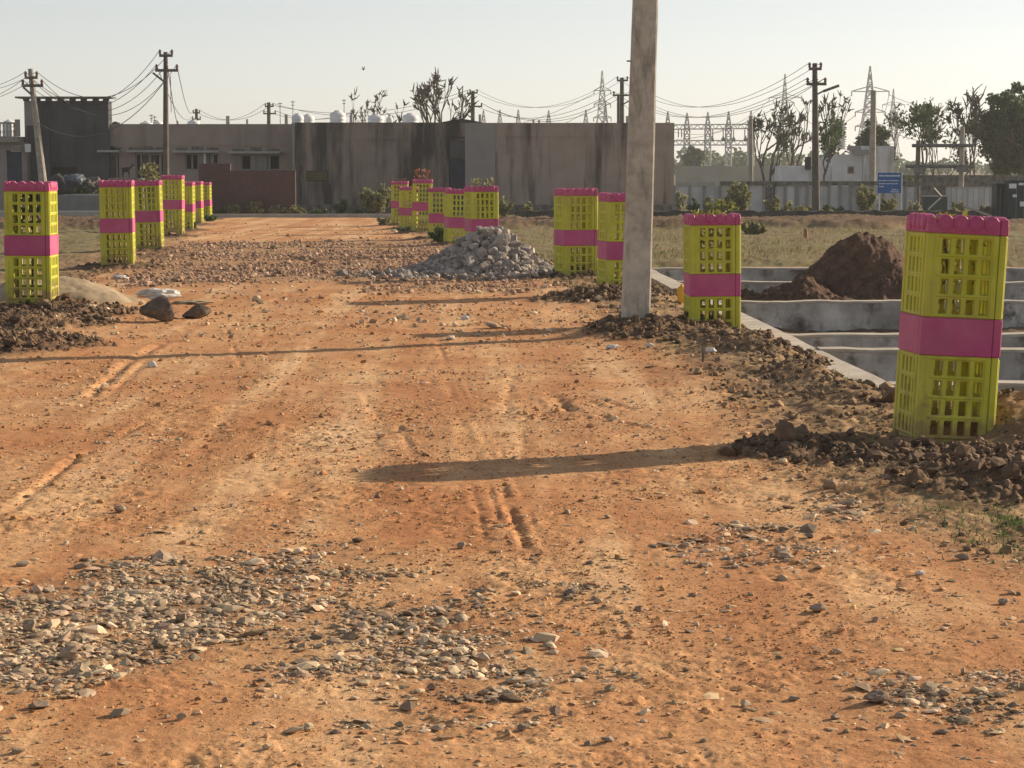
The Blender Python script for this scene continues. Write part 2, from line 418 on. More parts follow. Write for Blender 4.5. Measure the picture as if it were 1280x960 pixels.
def gz1(x, y): return float(gz(x, y)[0])

rows = [-300, -100, -40, -15, -5, -1, 1, 2.4, 3.4, 4.2]
while rows[-1] < 15: rows.append(rows[-1] * 1.0018)
while rows[-1] < 92: rows.append(rows[-1] * 1.0030)
while rows[-1] < 1500: rows.append(rows[-1] * 1.035)
rows = np.array(rows)
s_in = np.linspace(-.29, .29, 600); s_out = np.array([.31, .34, .38, .43, .5, .6])
cols = np.concatenate([-s_out[::-1], s_in, s_out])
ww = np.maximum(rows, 4.2)
X = cols[None, :] * ww[:, None]; Y = np.repeat(rows[:, None], X.shape[1], 1)
far_l = np.stack([X[:, 0] - 300, X[:, 0] - 30, X[:, 0] - 4], 1); far_r = np.stack([X[:, -1] + 4, X[:, -1] + 30, X[:, -1] + 300], 1)
X = np.concatenate([far_l, X, far_r], 1); Y = np.repeat(rows[:, None], X.shape[1], 1)
fx, fy = X.ravel(), Y.ravel()
Z, VERGE, SOIL, FIELD, GRAV, TRENCH = ground_fields(fx, fy)
nr, nc = X.shape
idx = np.arange(nr * nc).reshape(nr, nc)
quads = np.stack([idx[:-1, :-1], idx[:-1, 1:], idx[1:, 1:], idx[1:, :-1]], -1).reshape(-1, 4)

gm, nt, b = new_mat('laterite_earth')
P = N(nt, 'ShaderNodeNewGeometry').outputs['Position']
def attr(n): a = N(nt, 'ShaderNodeAttribute'); a.attribute_name = n; return a.outputs['Fac']
n_big = noise(nt, P, 0.55, 5, 0.6, 0.4); n_mid = noise(nt, P, 2.6, 6, 0.62, 0.3); n_fine = noise(nt, P, 16, 6, 0.68); n_grit = noise(nt, P, 75, 4, 0.7)
road = ramp(nt, n_big, [(.30, (.43, .200, .088)), (.44, (.54, .300, .145)), (.56, (.61, .385, .200)), (.72, (.67, .465, .270))])
road = mixc(nt, ramp(nt, n_mid, [(.36, (0, 0, 0)), (.66, (1, 1, 1))]), mixc(nt, 0.5, road, (.30, .135, .060)), road)
road = mixc(nt, 0.55, road, ramp(nt, n_fine, [(.25, (.22, .22, .22)), (.5, (.5, .5, .5)), (.72, (.74, .74, .74))]), 'OVERLAY')
road = mixc(nt, 0.7, road, ramp(nt, n_grit, [(.3, (.26, .26, .26)), (.5, (.52, .52, .52)), (.7, (.70, .70, .70))]), 'OVERLAY')
ta = N(nt, 'ShaderNodeMapping'); ta.inputs['Rotation'].default_value = (0, 0, -0.115); ta.inputs['Scale'].default_value = (2.3, 0.10, 1); nt.links.new(P, ta.inputs[0])
n_trk = noise(nt, ta.outputs[0], 1.0, 5, 0.6, 0.15)
road = mixc(nt, ramp(nt, n_trk, [(.42, (.55, .55, .55)), (.56, (0, 0, 0))]), road, (.36, .155, .068)); road = mixc(nt, ramp(nt, n_trk, [(.54, (0, 0, 0)), (.68, (.55, .55, .55))]), road, (.66, .45, .27))
vergec = ramp(nt, n_mid, [(.3, (.13, .085, .048)), (.5, (.25, .165, .09)), (.68, (.38, .26, .145))])
vergec = mixc(nt, 0.6, vergec, ramp(nt, n_fine, [(.25, (.28, .28, .28)), (.72, (.72, .72, .72))]), 'OVERLAY')
soilc = ramp(nt, n_fine, [(.3, (.060, .040, .028)), (.55, (.13, .086, .056)), (.75, (.22, .148, .096))])
fieldc = ramp(nt, noise(nt, mapped(nt, P, (1, 0.45, 1)), 1.3, 6, 0.65), [(.28, (.125, .074, .044)), (.45, (.175, .135, .072)), (.58, (.185, .168, .085)), (.72, (.135, .148, .062))])
fieldc = mixc(nt, 0.5, fieldc, ramp(nt, n_fine, [(.25, (.3, .3, .3)), (.72, (.7, .7, .7))]), 'OVERLAY')
gravc = ramp(nt, n_fine, [(.3, (.19, .115, .062)), (.6, (.33, .215, .125))])
c = mixc(nt, math_n(nt, 'MULTIPLY', attr('gravel'), 0.75), road, gravc)
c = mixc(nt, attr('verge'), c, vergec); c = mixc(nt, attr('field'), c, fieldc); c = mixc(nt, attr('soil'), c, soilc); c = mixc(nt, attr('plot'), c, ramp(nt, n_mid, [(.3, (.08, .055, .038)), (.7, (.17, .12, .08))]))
nt.links.new(c, b.inputs['Base Color']); b.inputs['Roughness'].default_value = 0.95; b.inputs['Specular IOR Level'].default_value = 0.12
h = math_n(nt, 'MULTIPLY_ADD', n_grit, 0.35, n_fine); bumpn(nt, b, h, 0.75, 0.012)
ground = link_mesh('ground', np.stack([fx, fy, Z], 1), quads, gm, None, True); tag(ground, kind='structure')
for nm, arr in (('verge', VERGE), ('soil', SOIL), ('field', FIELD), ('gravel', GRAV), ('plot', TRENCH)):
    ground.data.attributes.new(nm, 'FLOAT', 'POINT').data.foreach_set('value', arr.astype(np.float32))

# ------------------------------------------------------------------ loose stuff on the ground
M_chip = surf('shale_chips', [(.3, (.22, .155, .100)), (.5, (.40, .300, .200)), (.72, (.62, .49, .34))], 3.0, .85, .3, .006, 40, island=.5, hue=.012, coord='Object')
M_flat = surf('dusty_flakes', [(.3, (.34, .20, .105)), (.7, (.58, .42, .26))], 5.0, .92, .3, .004, 50, island=.35, hue=.01)
M_crumb = surf('earth_crumbs', [(.3, (.27, .125, .055)), (.7, (.52, .30, .145))], 9.0, .95, .3, .004, 60, island=.4, hue=.012)
M_clod = surf('dark_soil_clods', [(.3, (.070, .047, .032)), (.55, (.15, .100, .066)), (.8, (.27, .185, .12))], 7.0, .95, .6, .01, 40, island=.4)
def scatter(rng, n, x0, x1, y0, y1, dens):
    """points drawn over a ground rectangle, more per metre nearby, thinned by dens(x,y)"""
    out = np.zeros((0, 2))
    while len(out) < n:
        k = n * 3; y = y0 * (y1 / y0) ** rng.random(k); x = rng.uniform(-1, 1, k); x = x0 + (x1 - x0) * (x + 1) / 2 if callable(x0) is False else x
        keep = rng.random(k) < dens(x, y); out = np.concatenate([out, np.stack([x, y], 1)[keep]])
        if keep.mean() < 1e-4: break
    return out[:n]
STONE3 = [stone_shape(RNG, ICO1, 10, .05) for _ in range(14)]
HEAPS = {}
def put(name, label_kind, pts, size, flatten, shapes, base, mat, tilt, sink):
    pos = np.stack([pts[:, 0], pts[:, 1], gz(pts[:, 0], pts[:, 1])], 1)
    v, f = stones_np(RNG, pos, size, flatten, shapes, base, tilt, sink)
    HEAPS.setdefault(name, (mat, []))[1].append((v, f))
def flush():
    for name, (mat, parts) in HEAPS.items():
        off = 0; V_ = []; F_ = []
        for v, f in parts: V_.append(v); F_.append(f + off); off += len(v)
        tag(link_mesh(name, np.concatenate(V_), np.concatenate(F_), mat), kind='stuff')
onroad = lambda x, y: (x > XL(y) - .3) & (x < XR(y) + .5)
infr = lambda x, y: (np.abs(x) < .30 * y + .4)
# shale chips bedded in the near patches
pm = lambda x, y: np.clip(patch_mask(x + .22 * fbm(x, y, .35, 3, 14), y + .5 * fbm(x, y, .4, 3, 15)) ** 1.1 * np.clip(.75 + 1.5 * fbm(x, y, .18, 3, 61), .08, 1), 0, 1)
p = scatter(RNG, 15000, -2.4, 2.6, 5.2, 10.5, pm)
put('gravel', None, p, np.exp(RNG.normal(math.log(.0088), .55, len(p))), (.16, .45), STONE0, ICO0, M_chip, .24, .28)
p = scatter(RNG, 240, -2.4, 2.6, 5.2, 10.5, pm)
put('gravel', None, p, RNG.uniform(.016, .034, len(p)), (.25, .45), STONE3, ICO1, M_chip, .14, .3)
# sparse chips everywhere on the near road
p = scatter(RNG, 2600, -4.5, 3.2, 5.2, 20, lambda x, y: onroad(x, y) * infr(x, y) * np.clip(.25 + .9 * fbm(x, y, .8, 3, 63), 0, 1))
put('gravel', None, p, np.exp(RNG.normal(math.log(.0075), .5, len(p))) * (p[:, 1] / 8) ** .3, (.3, .7), STONE0, ICO0, M_chip, .2, .25)
p = scatter(RNG, 17000, -5.0, 3.2, 5.2, 27, lambda x, y: onroad(x, y) * infr(x, y) * np.clip(.25 + 1.5 * fbm(x, y, .5, 4, 64), 0.03, 1))
put('earth_crumbs', None, p, np.exp(RNG.normal(math.log(.0042), .6, len(p))) * (p[:, 1] / 8) ** .5, (.35, .8), STONE0, ICO0, M_crumb, .3, .35)
p = scatter(RNG, 7000, -4.0, 3.0, 5.2, 18, lambda x, y: onroad(x, y) * infr(x, y) * np.clip(.15 + 1.5 * fbm(x, y, .55, 4, 73), 0.04, 1))
put('dusty_gravel', None, p, np.exp(RNG.normal(math.log(.0085), .5, len(p))) * (p[:, 1] / 8) ** .3, (.12, .32), STONE0, ICO0, M_flat, .10, .42)
p = scatter(RNG, 26000, -3.0, 2.6, 5.2, 15, lambda x, y: onroad(x, y) * infr(x, y) * np.clip(.35 + 1.4 * fbm(x, y, .35, 4, 67), 0.05, 1))
put('earth_crumbs', None, p, np.exp(RNG.normal(math.log(.0028), .45, len(p))) * (p[:, 1] / 8) ** .6, (.4, .9), STONE0, ICO0, M_crumb, .3, .35)
# broken stone over the road in the middle distance
p = scatter(RNG, 8500, -8.5, 1.2, 25, 56, lambda x, y: rubble_mask(x, y) * np.clip(.6 + 1.0 * fbm(x, y, 1.6, 3, 65), 0.05, 1))
M_strip = surf('pinkish_broken_stone', [(.3, (.19, .115, .076)), (.5, (.33, .215, .148)), (.75, (.50, .365, .265))], 3.0, .88, .3, .01, 30, island=.45, hue=.01)
put('broken_stone', None, p, np.minimum(np.exp(RNG.normal(math.log(.021), .5, len(p))), .065), (.35, .75), STONE0, ICO0, M_strip, .3, .25)
p = scatter(RNG, 1800, -9, 1.5, 20, 70, lambda x, y: onroad(x, y) * np.clip(.25 + .9 * fbm(x, y, 2.0, 3, 66), 0, 1))
put('gravel', None, p, np.exp(RNG.normal(math.log(.019), .5, len(p))), (.35, .75), STONE0, ICO0, M_chip, .3, .25)
# clods on the dug soil
def soil_at(x, y): return ground_fields(x, y, False)[2] * (y < 50)
p = scatter(RNG, 7500, -6, 4.5, 8, 42, lambda x, y: infr(x, y) * np.clip(soil_at(x, y) * 1.2 - .15, 0, 1) * (y < 42))
put('soil_clods', None, p, np.exp(RNG.normal(math.log(.0105), .65, len(p))) * (p[:, 1] / 13) ** .35, (.55, .95), STONE0, ICO0, M_clod, .5, .25)
p = scatter(RNG, 110, -6, 4.5, 8, 42, lambda x, y: infr(x, y) * np.clip(soil_at(x, y) * 1.3 - .3, 0, 1) * (y < 42))
put('soil_clods', None, p, RNG.uniform(.025, .042, len(p)), (.45, .75), STONE1, ICO1, M_clod, .4, .3)
# crumbs on the verges
p = scatter(RNG, 5000, -7, 3.6, 7, 40, lambda x, y: infr(x, y) * (ground_fields(x, y, False)[1] > .3) * (x < WX(y)) * np.clip(.5 + fbm(x, y, .5, 3, 68), 0, 1))
M_vcrumb = surf('verge_crumbs', [(.3, (.13, .09, .055)), (.7, (.30, .21, .13))], 9, .95, .3, .004, 60, island=.5, hue=.01)
put('verge_crumbs', None, p, np.exp(RNG.normal(math.log(.012), .55, len(p))) * (p[:, 1] / 12) ** .5, (.5, .9), STONE0, ICO0, M_vcrumb, .4, .28)
# ================================================================== TREE GUARDS
M_yel = surf('lime_yellow_paint', [(.3, (.43, .44, .032)), (.6, (.51, .52, .044)), (.8, (.56, .57, .085))], 5, .55, .25, .004, 45, spec=.35, stain=((.33, .27, .05), (5, 5, 1.6), .56, .78), rnd=.06)
def splash(m):
    nt = m.node_tree; b = nt.nodes['Principled BSDF']; old = b.inputs['Base Color'].links[0].from_socket
    tc = N(nt, 'ShaderNodeTexCoord').outputs['Object']; sp = N(nt, 'ShaderNodeSeparateXYZ'); nt.links.new(tc, sp.inputs[0])
    oi = N(nt, 'ShaderNodeObjectInfo'); ad = N(nt, 'ShaderNodeVectorMath', operation='ADD'); nt.links.new(tc, ad.inputs[0]); nt.links.new(oi.outputs['Location'], ad.inputs[1])
    n_ = noise(nt, ad.outputs[0], 6, 6, .7)
    hgt = N(nt, 'ShaderNodeMapRange'); nt.links.new(sp.outputs[2], hgt.inputs[0]); hgt.inputs[1].default_value = .05; hgt.inputs[2].default_value = .65; hgt.inputs[3].default_value = .27; hgt.inputs[4].default_value = -.12
    f = math_n(nt, 'MULTIPLY', math_n(nt, 'SUBTRACT', math_n(nt, 'ADD', n_, hgt.outputs[0]), .56), 4.0); f = math_n(nt, 'MINIMUM', math_n(nt, 'MAXIMUM', f, 0.0), .75)
    dust = ramp(nt, noise(nt, ad.outputs[0], 2.2, 6, .65), [(.45, (0, 0, 0)), (.75, (.22, .22, .22))])
    c = mixc(nt, dust, old, (.40, .30, .19)); nt.links.new(mixc(nt, f, c, (.27, .165, .09)), b.inputs['Base Color'])
splash(M_yel)
M_pink = surf('magenta_paint', [(.3, (.40, .056, .175)), (.7, (.48, .080, .22))], 6, .55, .25, .004, 45, spec=.35, stain=((.33, .06, .12), (6, 6, 2), .58, .8), rnd=.05)
splash(M_pink)
GW, GT = 0.52, 0.05
def make_guard():
    root = thing('tree_guard', None, 'tree guard')
    hw = GW / 2; x0, x1 = -hw, hw - GT
    pitch, ow = 0.089, 0.056
    xc = [x0] + [v for k in range(4) for v in ((k - 1.5) * pitch - ow / 2, (k - 1.5) * pitch + ow / 2)] + [x1]
    def grid(mb, z0, rows_, up):
        zc = [z0 + (0.0 if up else 0.012)]
        zs = [z0]
        for k in range(rows_): zs += [z0 + 0.022 + k * 0.122, z0 + 0.022 + k * 0.122 + 0.090]
        zs += [z0 + 0.022 + rows_ * 0.122]
        mb.cells(xc, zs, lambda i, j: not (i % 2 == 1 and j % 2 == 1), -hw, -hw + GT - .003)
        return zs
    for k in range(4):
        M = Matrix.Rotation(k * math.pi / 2, 4, 'Z')
        def fin(mb, name, mat, parent):
            o = mb.build(name, mat, parent, world=False)
            o.data.transform(M)
            bv = o.modifiers.new('soft', 'BEVEL'); bv.width = 0.005; bv.segments = 1; bv.limit_method = 'ANGLE'; bv.angle_limit = R(40)
            return o
        mb = MB()
        # foot with an arch between two legs
        ar = [(-.115 * math.cos(t), .11 * math.sin(t)) for t in np.linspace(0, math.pi, 9)]
        mb.prism([(x0, 0)] + [(x, z) for x, z in ar] + [(x1, 0), (x1, .142), (x0, .142)], -hw, -hw + GT - .003)
        grid(mb, .142, 4, False)
        grid(mb, .885, 4, True)
        z1 = .885 + .022 + 4 * .122
        # raised corner strips, sill and cross rails
        for zz0, zz1 in ((.02, .640), (.888, z1 - .004)):
            for xs in (-hw + .024, hw - .072):
                mb.bounds(xs - .017, xs + .017, -hw - .009, -hw + .004, zz0, zz1)
        for z0 in (.142, .885):
            for r_ in range(5):
                zz = z0 + .011 + r_ * .122 if r_ < 4 else z0 + .022 + 4 * .122 - .016
                mb.bounds(-.192, .192, -hw - .006, -hw + .005, zz - .008, zz + .008)
        panel = fin(mb, 'panel', M_yel, root)
        b = MB().bounds(x0 - .006, x1 - .002, -hw - .006, -hw + GT - .001, .142 + .022 + 4 * .122 + .001, .884)
        fin(b, 'painted_band', M_pink, panel)
        c = MB(); zb_ = z1 + .001
        c.bounds(x0 - .006, x1 - .002, -hw - .006, -hw + GT - .001, zb_, zb_ + .062)
        for q in range(4):
            cx = (q - 1.5) * .101; n = 20
            c.prism([(cx + .0505 * math.cos(t), zb_ + .064 + .0505 * math.sin(t)) for t in np.linspace(0, 2 * math.pi, n, False)], -hw - .014, -hw + GT + .004)
            c.prism([(cx + .036 * math.cos(t), zb_ + .064 + .036 * math.sin(t)) for t in np.linspace(0, 2 * math.pi, n, False)], -hw - .019, -hw + GT - .01)
        c.bounds(x0 - .004, x0 + .040, -hw - .003, -hw + GT - .004, zb_ + .05, zb_ + .098)
        fin(c, 'scalloped_crest', M_pink, panel)
    return root
G0 = make_guard()
GLAB = {
 'near': 'largest yellow tree guard with pink band, tilted in dark clods by the plinth walls',
 'plant': 'yellow tree guard with a green plant above its scalloped crest, beside concrete walls',
 'pole': 'yellow tree guard half hidden behind the tall concrete pole',
 'gap': 'yellow tree guard standing between the rubble pile and the concrete pole',
 'pile': 'yellow tree guard directly behind the rubble pile, its band cut off by the stones',
 'pile2': 'yellow tree guard overlapped by the one directly behind the rubble pile',
 'pile3': 'yellow tree guard second behind the rubble pile with a green bush at its base',
 'flower': 'yellow tree guard with a reddish flowering plant rising above its crest',
 'sliver': 'narrow visible sliver of yellow tree guard between the last two of its row',
 'end': 'last yellow tree guard of the row behind the rubble, next to a pale bush',
 'alone': 'big yellow tree guard with arched feet beside the pale sand heap',
 'row1': 'first yellow tree guard of the overlapping row before the brick wall',
 'row2': 'second yellow tree guard of the overlapping row before the brick wall',
 'row3': 'tallest yellow tree guard of the overlapping row, just under the dark power pole',
 'row4': 'mostly hidden yellow tree guard peeking out behind the tallest one of its row',
 'row5': 'yellow tree guard with a bright sunlit edge, second to last of its row',
 'row6': 'farthest yellow tree guard, standing against the brick wall'}
GPOS = {}
for i, (nme, px, d, zt, yaw) in enumerate(GUARDS):
    o = G0 if i == 0 else copy_tree(G0)
    p = at(px, 260, d); o.location = (p.x, d, zt - GH); o['label'] = GLAB[nme]; o['group'] = 'yellow and pink tree guards along the road'
    lean = {'near': (-.01, .050), 'plant': (0, -.012), 'pole': (0, .012), 'pile2': (0, .03), 'alone': (0, .006), 'row2': (0, -.02), 'flower': (0, .02)}.get(nme, (random.uniform(-.01, .01), random.uniform(-.014, .014)))
    o.rotation_euler = (lean[0], lean[1], yaw); GPOS[nme] = (p.x, d, zt)
    o.scale = (.945, .945, 1) if nme == 'near' else (1, 1, 1)

# ================================================================== POLES AND WIRES
M_conc = surf('weathered_concrete', [(.25, (.28, .26, .22)), (.5, (.44, .415, .355)), (.75, (.57, .535, .46))], 7, .9, .5, .006, 60, stain=((.20, .185, .15), (9, 9, 2.2), .5, .72))
M_conc2 = surf('pole_concrete', [(.3, (.22, .205, .18)), (.7, (.36, .34, .30))], 5, .9, .3, .006, 40)
M_pold = surf('dark_pole', [(.3, (.07, .062, .055)), (.7, (.135, .12, .105))], 5, .85, .3, .006, 40)
M_steel = surf('dull_steel', [(.3, (.10, .10, .10)), (.7, (.19, .19, .19))], 6, .6, 0, metal=.3)
M_galv = surf('galvanised_lattice', [(.3, (.40, .41, .42)), (.7, (.52, .53, .54))], 2, .6, 0, metal=.2)
M_wire = surf('wire', [(.3, (.05, .05, .05)), (.7, (.08, .08, .08))], 2, .6, 0)
M_ins = surf('insulator_glaze', [(.3, (.12, .07, .05)), (.7, (.2, .13, .1))], 4, .3, 0)

# the near pole: a tapering concrete post in a mound
bx, by = at(794, 395, 20.5).x, 20.5; tx = at(806, 0, 20.5)
pr = thing('concrete_pole', 'tall grey concrete pole rising out of the picture from a small dirt mound', 'pole', (bx, by, 0.0))
mb = MB(); lean = (tx.x - bx) / (tx.z - .2)
hh = 7.2; w0, w1 = .285, .19
def sec(z):
    t = z / hh; w = w0 + (w1 - w0) * t; dpt = w * .62; cx = bx + lean * z; c = .015
    return [(cx - w / 2 + c, by - dpt / 2, z), (cx + w / 2 - c, by - dpt / 2, z), (cx + w / 2, by - dpt / 2 + c, z), (cx + w / 2, by + dpt / 2 - c, z), (cx + w / 2 - c, by + dpt / 2, z), (cx - w / 2 + c, by + dpt / 2, z), (cx - w / 2, by + dpt / 2 - c, z), (cx - w / 2, by - dpt / 2 + c, z)]
zs = np.linspace(-.3, hh, 26); vs = [q for z in zs for q in sec(z)]
vs = [(x + .004 * fbm(z * 3, i * 1.3, 1.0, 2, 3), y, z) for i, (x, y, z) in enumerate(vs)]
mb.add(vs, [(i * 8 + j, i * 8 + (j + 1) % 8, (i + 1) * 8 + (j + 1) % 8, (i + 1) * 8 + j) for i in range(25) for j in range(8)] + [tuple(range(25 * 8, 26 * 8))])
mb.build('shaft', M_conc, pr)
mb = MB()
for z in (2.7, 3.6, 4.5, 5.4): mb.tube([(bx - .02 + lean * z, by + .11, z), (bx - .16 + lean * z, by + .02, z)], .008, 5)
mb.build('climbing_irons', M_steel, pr)

TOPS = {}
def pole(name, label, pxb, pyb, pxt, pyt, d, rb, rt, arms, mat=None, braces=(), zb_=None, lamp=None, group=None, square=False):
    """arms: (py, px0, px1). Built in the place where the photo shows it, d metres away."""
    z0 = float(zbase(d)) if zb_ is None else zb_
    t = at(pxt, pyt, d); b = at(pxb, pyb, d)
    k = (z0 - b.z) / (t.z - b.z) if abs(t.z - b.z) > 1e-6 else 0
    bb = b + (t - b) * k
    root = thing('power_pole', label, 'power pole', (bb.x, bb.y, z0), 0, group)
    MB().tube([bb, (bb + t) / 2, t], [rb, (rb + rt) / 2, rt], 4 if square else 10).build('shaft', mat or M_pold, root)
    pts = []
    for j, (py, p0, p1) in enumerate(arms):
        a, c = at(p0, py, d - .12), at(p1, py, d - .12)
        arm = MB().bar(a, c, .07).build('crossarm', M_steel, root)
        n = 2 if (p1 - p0) < 20 else 3
        for q in range(n):
            u = .06 + .88 * q / (n - 1); s_ = a + (c - a) * u
            MB().lathe(s_ + Vector((0, 0, .03)), [(.02, 0), (.055, .05), (.035, .08), (.06, .12), (.03, .17), (.02, .19)], 8).build('insulator', M_ins, arm)
            pts.append(s_ + Vector((0, 0, .2)))
    for (ax, ay), (cx, cy) in braces: MB().bar(at(ax, ay, d - .1), at(cx, cy, d - .1), .05).build('brace', M_steel, root)
    if lamp:
        (ax, ay), (cx, cy) = lamp
        a, c = at(ax, ay, d), at(cx, cy, d - .3)
        arm = MB().tube([a, c], .03, 6).build('lamp_arm', M_steel, root)
        MB().box(c + Vector((.16, 0, .04)), (.55, .16, .09), M=Matrix.Rotation(-.35, 3, 'Y')).build('lamp_head', M_steel, arm)
    TOPS[label.split()[0]] = pts
    return root, pts, t
GP = 'power poles around the building'
_, pA, tA = pole('A', 'leaning weathered power pole in front of the dark house', 53, 222, 38, 86, 72, .16, .085, [(97, 31, 47), (107, 27, 54)], M_conc2, [((29, 109), (39, 118))], group=GP)
_, pB, tB = pole('B', 'upright dark power pole with two crossarms above the overlapping guards', 207.5, 222, 207, 65, 74, .13, .075, [(69.5, 199, 216), (88, 194, 223)], M_pold, [((191, 91), (205, 102))], group=GP)
_, pC1, _ = pole('C', 'tiny far power pole above the roof beside the upright dark pole', 246, 160, 245.5, 136, 150, .14, .11, [(141, 241, 250), (149, 240, 251)], group=GP)
_, pC, _ = pole('C', 'small far power pole showing over the plain end of the roof', 336, 160, 336, 128, 140, .15, .12, [(133, 331, 342), (142, 329, 345)], group=GP)
_, pD, _ = pole('D', 'far power pole rising next to the bare tree over the roof', 591, 160, 591, 114, 128, .16, .12, [(116, 587, 597), (133, 586, 603)], group=GP)
_, pE, _ = pole('E', 'power pole with brackets beside the tall concrete pole', 777.5, 170, 777.5, 97, 112, .15, .11, [(100.5, 771, 785), (119, 766, 789)], None, [((778, 131), (788, 125))], group=GP)
pole('E', 'bare short post standing against the bracketed power pole over the roof', 773, 170, 773, 120, 113, .10, .08, [], group=GP)
pole('F', 'plain slim post in front of the substation gantry', 938.5, 225, 938.5, 145, 108, .14, .10, [], M_conc2, group=GP)
_, pG, tG = pole('G', 'tall dark power pole with a street lamp arm before the precast wall', 1020, 262, 1018.5, 79, 71, .15, .085, [(86, 1011, 1027), (105, 1008, 1033)], M_pold, (), lamp=((1021, 118), (1033, 112)), group=GP)
pole('H', 'pale concrete post in front of the white hut, without crossarms', 1090, 235, 1092, 113, 92, .16, .12, [], M_conc2, group=GP)

def wire(a, b, sag, label=None, r=.011, group='thin overhead wires strung between poles'):
    a, b = Vector(a), Vector(b); n = 18
    pts = [a + (b - a) * (i / n) - Vector((0, 0, sag * 4 * (i / n) * (1 - i / n))) for i in range(n + 1)]
    m = (a + b) / 2
    return single(MB().tube(pts, r, 5), 'overhead_wire', M_wire, label or 'thin dark overhead wire sagging between two power poles', 'wire', a, group)
rw = .011
for q in range(2): wire(pA[q], pB[q], 1.45 - .2 * q, r=rw)
for q in range(3): wire(pA[2 + q], pB[2 + q], 1.25 + .12 * q, r=rw)
LW = 'thin wire running off past the frame edge from the leaning pole'
for (py, q) in ((108, 0), (113, 1), (126, 2), (127, 3)): wire(pA[q], at(-60, py + 2, 66), .25, LW, rw, 'wires leaving the leaning pole')
wire(at(47, 153, 71.9), at(207, 100, 73.9), 1.1, 'slack service wire drooping before the dark house from leaning to upright pole', .014)
wire(at(209, 78, 73.9), at(222, 156, 88), .25, 'service wire dropping from the upright dark pole to the roof', .014)
wire(at(213, 95, 73.9), at(214, 140, 78), .0, 'short drop wire hanging close beside the upright dark pole', .013)
FW = 'faint far overhead wire above the building roof'
FG = 'faint wires over the roof'
for q in range(2): wire(pC1[q], pC[q], .9, FW, .014, FG); wire(pC[q], pD[q], 1.0 + .2 * q, FW, .014, FG)
for q in range(2): wire(pC[2 + q], at(440, 141, 138), .5, FW, .014, FG)
wire(pC1[0], pB[4], .8, FW, .014, FG); wire(pC1[2], pB[2], .9, FW, .014, FG)
SW = 'overhead wire sagging behind the tall concrete pole toward the lamp pole'
SG = 'wires passing behind the concrete pole'
for q in range(2): wire(pD[q], pE[q], 1.35, 'overhead wire sagging low between the bare tree and the bracketed pole', .010, 'wires over the stained wall'); wire(pE[q], pG[q], 1.55, SW, .010, SG)
for q in range(3): wire(pD[min(2 + q, len(pD) - 1)], pE[2 + q], 1.15 + .1 * q, 'overhead wire sagging low between the bare tree and the bracketed pole', .013, 'wires over the stained wall'); wire(pE[2 + q], pG[2 + q], 1.35, SW, .010, SG)
wire(at(845, 174, 110), pG[4], .5, 'faint single wire climbing to the lamp pole from the wall corner', .011)

# ------------------------------------------------------------------ pylons and substation
def lattice(mb, c, z0, z1, w0, w1, nseg, r):
    c = Vector(c)
    def cs(t):
        w = (w0 + (w1 - w0) * t) / 2; z = z0 + (z1 - z0) * t
        return [Vector((c.x + i * w, c.y + j * w, z)) for i, j in ((-1, -1), (1, -1), (1, 1), (-1, 1))]
    for k in range(nseg):
        a, b_ = cs(k / nseg), cs((k + 1) / nseg)
        for i in range(4):
            mb.bar(a[i], b_[i], r); j = (i + 1) % 4
            mb.bar(a[i], b_[j], r * .7); mb.bar(a[j], b_[i], r * .7); mb.bar(a[i], a[j], r * .7)
def pylon(label, px, pyt, d, wb, arms, r=.16):
    t = at(px, pyt, d); z0 = -.3
    root = thing('pylon', label, 'pylon', (t.x, d, z0), 0, 'transmission pylons on the horizon')
    zt = t.z; H_ = zt - z0
    mb = MB(); lattice(mb, (t.x, d, 0), z0, z0 + H_ * .55, wb, wb * .36, 5, r); lattice(mb, (t.x, d, 0), z0 + H_ * .55, zt - .2, wb * .36, .15, 6, r); mb.build('lattice_mast', M_galv, root)
    ends = []
    for py, hw in arms:
        a = at(px, py, d); s_ = MB()
        for sg in (-1, 1):
            tip = a + Vector((sg * hw, 0, 0))
            s_.bar(a + Vector((0, .3, .9)), tip, r * .8); s_.bar(a + Vector((0, -.3, -.1)), tip, r * .8)
            ends.append(tip - Vector((0, 0, .6)))
        arm = s_.build('crossarm', M_galv, root)
        for sg in (-1, 1):
            tip = a + Vector((sg * hw, 0, 0)); MB().tube([tip, tip - Vector((0, 0, .8))], .09, 5).build('insulator_string', M_ins, arm)
    return ends
y1 = pylon('lattice pylon over the roof between far pole and concrete pole', 753, 87, 430, 5.0, [(113, 1.7), (130, 1.7), (147, 1.8)])
y2 = pylon('slim lattice pylon with one wide crossarm above the bare trees', 981.5, 91, 470, 4.4, [(122, 3.6), (128, 2.0)], .15)
y3 = pylon('broad lattice pylon beside the pale post over the white hut', 1088, 81, 360, 5.4, [(114, 3.2), (140, 2.6), (158, 2.6)], .15)
y4 = pylon('fainter lattice pylon to the far side of the broad one', 1117, 110, 560, 4.6, [(131, 3.0), (150, 2.6)], .15)
HG = 'faint high-voltage lines'; HV = 'faint high-voltage line hanging from the pylons'
wire(y3[1], at(1330, 122, 330), 3, HV,   .04, HG); wire(y3[3], at(1330, 142, 330), 3, HV,   .04, HG); wire(y3[5], at(1330, 158, 330), 3, HV, .05, HG)
wire(y3[0], y2[1], 3.5, HV,   .04, HG); wire(y3[2], y2[3], 3.5, HV, .05, HG); wire(y3[1], y4[0], 2.0, HV, .05, HG)
wire(y2[0], y1[1], 8, HV, .05, HG); wire(y1[0], at(480, 140, 520), 6, HV, .05, HG); wire(y1[2], at(560, 135, 520), 6, HV, .05, HG)

